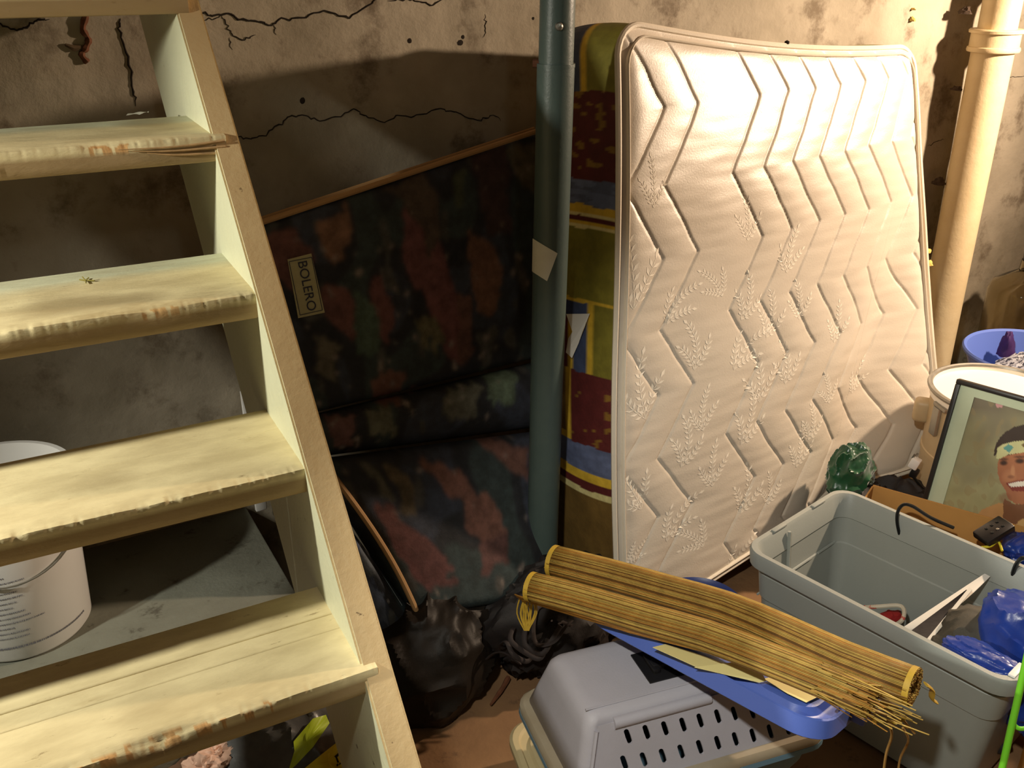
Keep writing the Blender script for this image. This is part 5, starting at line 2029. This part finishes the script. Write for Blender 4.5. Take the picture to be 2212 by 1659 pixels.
for k in range(16):
    x0 = rn.uniform(1122, 1158)
    ts.append(tube(smooth_path([hz(x0, 1290, 0.455), hz(x0 + rn.uniform(-10, 10), 1325, 0.41), hz(1138 + rn.uniform(-6, 6), 1362, 0.37)], 4), 0.0016, 5))
obj('tassel', join(*ts), M_YTRIM, b2_t)
e_y = [hz(1885, 1560, 0.50), hz(1905, 1556, 0.505), hz(1928, 1562, 0.50), hz(1960, 1548, 0.515)]
obj('edge_tape', tube(smooth_path(e_y, 5), 0.005, 8, flat=0.4), M_YTRIM, b2_t)
for pth, r_ in (([(1920, 1560, 0.49), (1926, 1590, 0.44), (1914, 1630, 0.38), (1906, 1690, 0.30)], 0.0024), ([(1950, 1572, 0.48), (1962, 1600, 0.42), (1944, 1640, 0.36), (1938, 1690, 0.30)], 0.002)):
    obj('tie_string', tube(smooth_path([hz(*p) for p in pth], 6), r_, 6), M_TWINE, b2_t)
obj('loose_stick', tube([tuple(hz(1948, 1552, 0.50)), tuple(hz(1976, 1584, 0.47))], 0.002, 6), M_TWINE, b2_t)
# the curled yellow tape tail at the right end of the back roll
cy = [hz(2000, 1478, 0.55), hz(2014, 1490, 0.535), hz(2012, 1508, 0.51), hz(2022, 1516, 0.50)]
obj('tape_tail', tube(smooth_path(cy, 5), 0.007, 8, flat=0.3), M_YTRIM, b1_t)

# dark blue rim peeping out behind the rolls
br_c = hz(1525, 1298, 0.20)
tubm = thing('plastic_tub', 'dark blue round plastic tub half hidden behind the blinds', 'tub', (br_c[0], br_c[1], 0))
tr = 0.11
brim = hz(1500, 1246, 0.25)
tcx, tcy = brim[0] - 0.08 * FW[0], brim[1] - 0.08 * FW[1]
obj('bowl', lathe([(0.07, 0.004), (0.10, 0.21), (0.108, 0.214), (0.112, 0.225), (0.107, 0.23), (0.098, 0.22), (0.066, 0.01), (0.0001, 0.008)], (tcx, tcy, 0), 48), M_DKBLUE, tubm)
tubm.location.x, tubm.location.y = tcx, tcy
bpy.data.objects.remove([c_ for c_ in tubm.children][0])
obj('bowl', lathe([(0.07, 0.004), (0.10, 0.21), (0.108, 0.214), (0.112, 0.225), (0.107, 0.23), (0.098, 0.22), (0.066, 0.01), (0.0001, 0.008)], (tcx, tcy, 0), 48), M_DKBLUE, tubm)

# ------------------------------------------------------------------ dark bags on the floor in the middle
g0 = hz(950, 1420, 0.10)
print('bag', g0)
tag(obj('bin_bag', crumple((g0[0] - 0.01, g0[1] + 0.03, 0.11), (0.17, 0.14, 0.17), 31, 0.24, 1.2, 0.6, 110, 70, 0.62, rz=0.3), M_BAG, org=(g0[0], g0[1], 0)), 'dark brown plastic bin bag slumped before the folded futon', 'bag')
g1_ = hz(1190, 1400, 0.12)
hb_ = thing('mesh_bag', 'black mesh bag and straps heaped behind the pet carrier', 'bag', (g1_[0], g1_[1], 0))
obj('bag_body', crumple((g1_[0] + 0.06, g1_[1] + 0.08, 0.14), (0.17, 0.11, 0.15), 41, 0.25, 2.2, 0.6, 70, 40, 0.9), M_BLKCL, hb_)
for k in range(5):
    rn = random.Random(k + 60)
    c_ = hz(1095 + 26 * k, 1405 - 14 * k, 0.14 + 0.02 * k)
    P = [c_ + np.array([0.06 * math.cos(a) * rn.uniform(0.6, 1), 0.05 * math.sin(a) * rn.uniform(0.6, 1), 0.05 * math.sin(a * 2 + k) * 0.6]) for a in np.linspace(0, 5.4, 9)]
    obj('strap', tube(smooth_path(P, 5), 0.006, 6, flat=0.4), M_STRAP, hb_)
q = [hz(1060, 1525, 0.004), hz(1085, 1490, 0.006), hz(1098, 1466, 0.006)]
tag(obj('dark_stick', tube(smooth_path([v_ + np.array([0, 0, 0.004]) for v_ in q], 4), [0.003, 0.004, 0.005, 0.006, 0.006, 0.006, 0.007, 0.007, 0.006], 6), M_RUST, org=tuple(q[0])), 'short dark stick lying on the bare brown floor', 'stick')

# ------------------------------------------------------------------ bags under the stair
y0 = hz(650, 1610, 0.22)
print('bag under stair', y0)
sack = thing('printed_sack', 'grey plastic sack with lime arrow and yellow print below the lowest visible tread', 'sack', (y0[0], y0[1], 0))
ss = crumple((y0[0] + 0.0, y0[1] + 0.03, 0.14), (0.19, 0.13, 0.16), 52, 0.14, 1.7, 0.5, 90, 54, 0.86, rz=-0.6)
obj('sack_body', ss, M_GBAG, sack)
SPX = proj(ss[0])
SVA = np.array(ss[0])
SDD = np.linalg.norm(SVA - EYE, axis=1)


def on_sack(px, py, off=0.004):
    k = (SPX[:, 0] - px) ** 2 + (SPX[:, 1] - py) ** 2
    idx = np.argsort(k)[:10]
    i = idx[int(np.argmin(SDD[idx]))]
    D_ = SDD[i]
    r_ = ray(px, py)
    return EYE + r_ / np.linalg.norm(r_) * (D_ - off)


def print_patch(name, poly, m, off=0.006):
    ctr = (sum(x for x, _ in poly) / len(poly), sum(y for _, y in poly) / len(poly))
    V = [tuple(on_sack(*ctr, off))]
    Fc = []
    N = 0
    pts = []
    for k in range(len(poly)):
        a, b = poly[k], poly[(k + 1) % len(poly)]
        for j in range(5):
            t = j / 5
            pts.append((a[0] * (1 - t) + b[0] * t, a[1] * (1 - t) + b[1] * t))
    rings_ = []
    for s_ in (0.33, 0.66, 1.0):
        rings_.append([tuple(on_sack(ctr[0] + (x - ctr[0]) * s_, ctr[1] + (y - ctr[1]) * s_, off)) for x, y in pts])
    n_ = len(pts)
    for rg_ in rings_:
        V += rg_
    for k in range(n_):
        Fc.append((0, 1 + k, 1 + (k + 1) % n_))
    for r_ in range(2):
        for k in range(n_):
            k2 = (k + 1) % n_
            Fc.append((1 + r_ * n_ + k, 1 + (r_ + 1) * n_ + k, 1 + (r_ + 1) * n_ + k2, 1 + r_ * n_ + k2))
    return obj(name, (V, Fc), m, sack)


print_patch('lime_arrow', [(634, 1602), (676, 1552), (704, 1544), (712, 1562), (676, 1614), (640, 1652), (622, 1668), (636, 1622)], M_LIME)
print_patch('yellow_panel', [(655, 1662), (694, 1630), (732, 1600), (740, 1612), (758, 1640), (740, 1690), (640, 1690)], M_YELL)
for pl_ in ([(722, 1634), (740, 1618), (742, 1622), (726, 1638)], [(724, 1634), (728, 1634), (734, 1650), (730, 1652)], [(726, 1652), (734, 1646), (737, 1650), (728, 1656)],
            [(744, 1640), (750, 1632), (753, 1646), (750, 1650)]):
    print_patch('black_mark', pl_, M_BLACK, 0.008)
y1 = hz(545, 1642, 0.18)
tag(obj('silver_bag', crumple((y1[0], y1[1], 0.11), (0.075, 0.09, 0.12), 61, 0.25, 1.2, 0.6, 80, 50, 0.9), mat('shiny_grey_film', S(130, 118, 112), 0.18, 0.5, 14, S(60, 52, 50), 0.3, 40), org=(y1[0], y1[1], 0)),
    'shiny grey plastic bag to the left of the printed sack', 'bag')
y2 = hz(470, 1662, 0.20)
tag(obj('pink_cloth', crumple((y2[0], y2[1], 0.215), (0.05, 0.035, 0.035), 71, 0.45, 2.4, 0.7, 50, 30, 0.9), M_PINK, org=(y2[0], y2[1], 0.18)), 'crumpled pink cloth on brown rags under the stair', 'cloth')
tag(obj('brown_rags', crumple((y2[0] - 0.02, y2[1] + 0.02, 0.10), (0.16, 0.12, 0.105), 81, 0.25, 2.6, 0.7, 60, 34, 0.9), M_BROWNC, org=(y2[0], y2[1], 0)), 'heap of brown rags under the stair below the pink cloth', 'cloth')

# ------------------------------------------------------------------ right edge: carton, lime stake
rx = hz(2200, 1590, 0.16)
rbx = thing('cardboard_box', 'plain brown cardboard box on the floor at the near end of the grey tote', 'box', (rx[0] + 0.12, rx[1] - 0.10, 0))
pcx = NRc + ax_l * 0.20 + ax_w * 0.22
obj('box_body', rbox((0.34, 0.30, 0.24), 0.004, rotm((pcx[0], pcx[1], 0.122), tang)), M_CARD, rbx)
obj('flap_joint', rbox((0.342, 0.003, 0.002), 0, rotm((pcx[0], pcx[1], 0.2425), tang)), M_CRACK, rbx)
gs0, gs1 = hz(2158, 1690, 0.30), hz(2222, 1405, 0.55)
stake = thing('garden_stake', 'lime green plastic stake with a side peg leaning at the tote corner', 'stake', tuple(gs0))
gdir = (gs1 - gs0) / np.linalg.norm(gs1 - gs0)
gbot = gs0 - gdir * (gs0[2] - 0.005) / gdir[2] if gdir[2] > 0.05 else gs0
obj('rod', tube([tuple(gbot), tuple(gs0), tuple(gs1), tuple(gs1 + gdir * 0.12)], 0.0062, 12), M_LPOLE, stake)
gm = hz(2192, 1566, 0.40)
obj('side_peg', tube(smooth_path([hz(2190, 1565, 0.405), hz(2202, 1574, 0.40), hz(2225, 1572, 0.40)], 4), 0.004, 8), M_LPOLE, stake)
stake.location = Vector(stake.location)
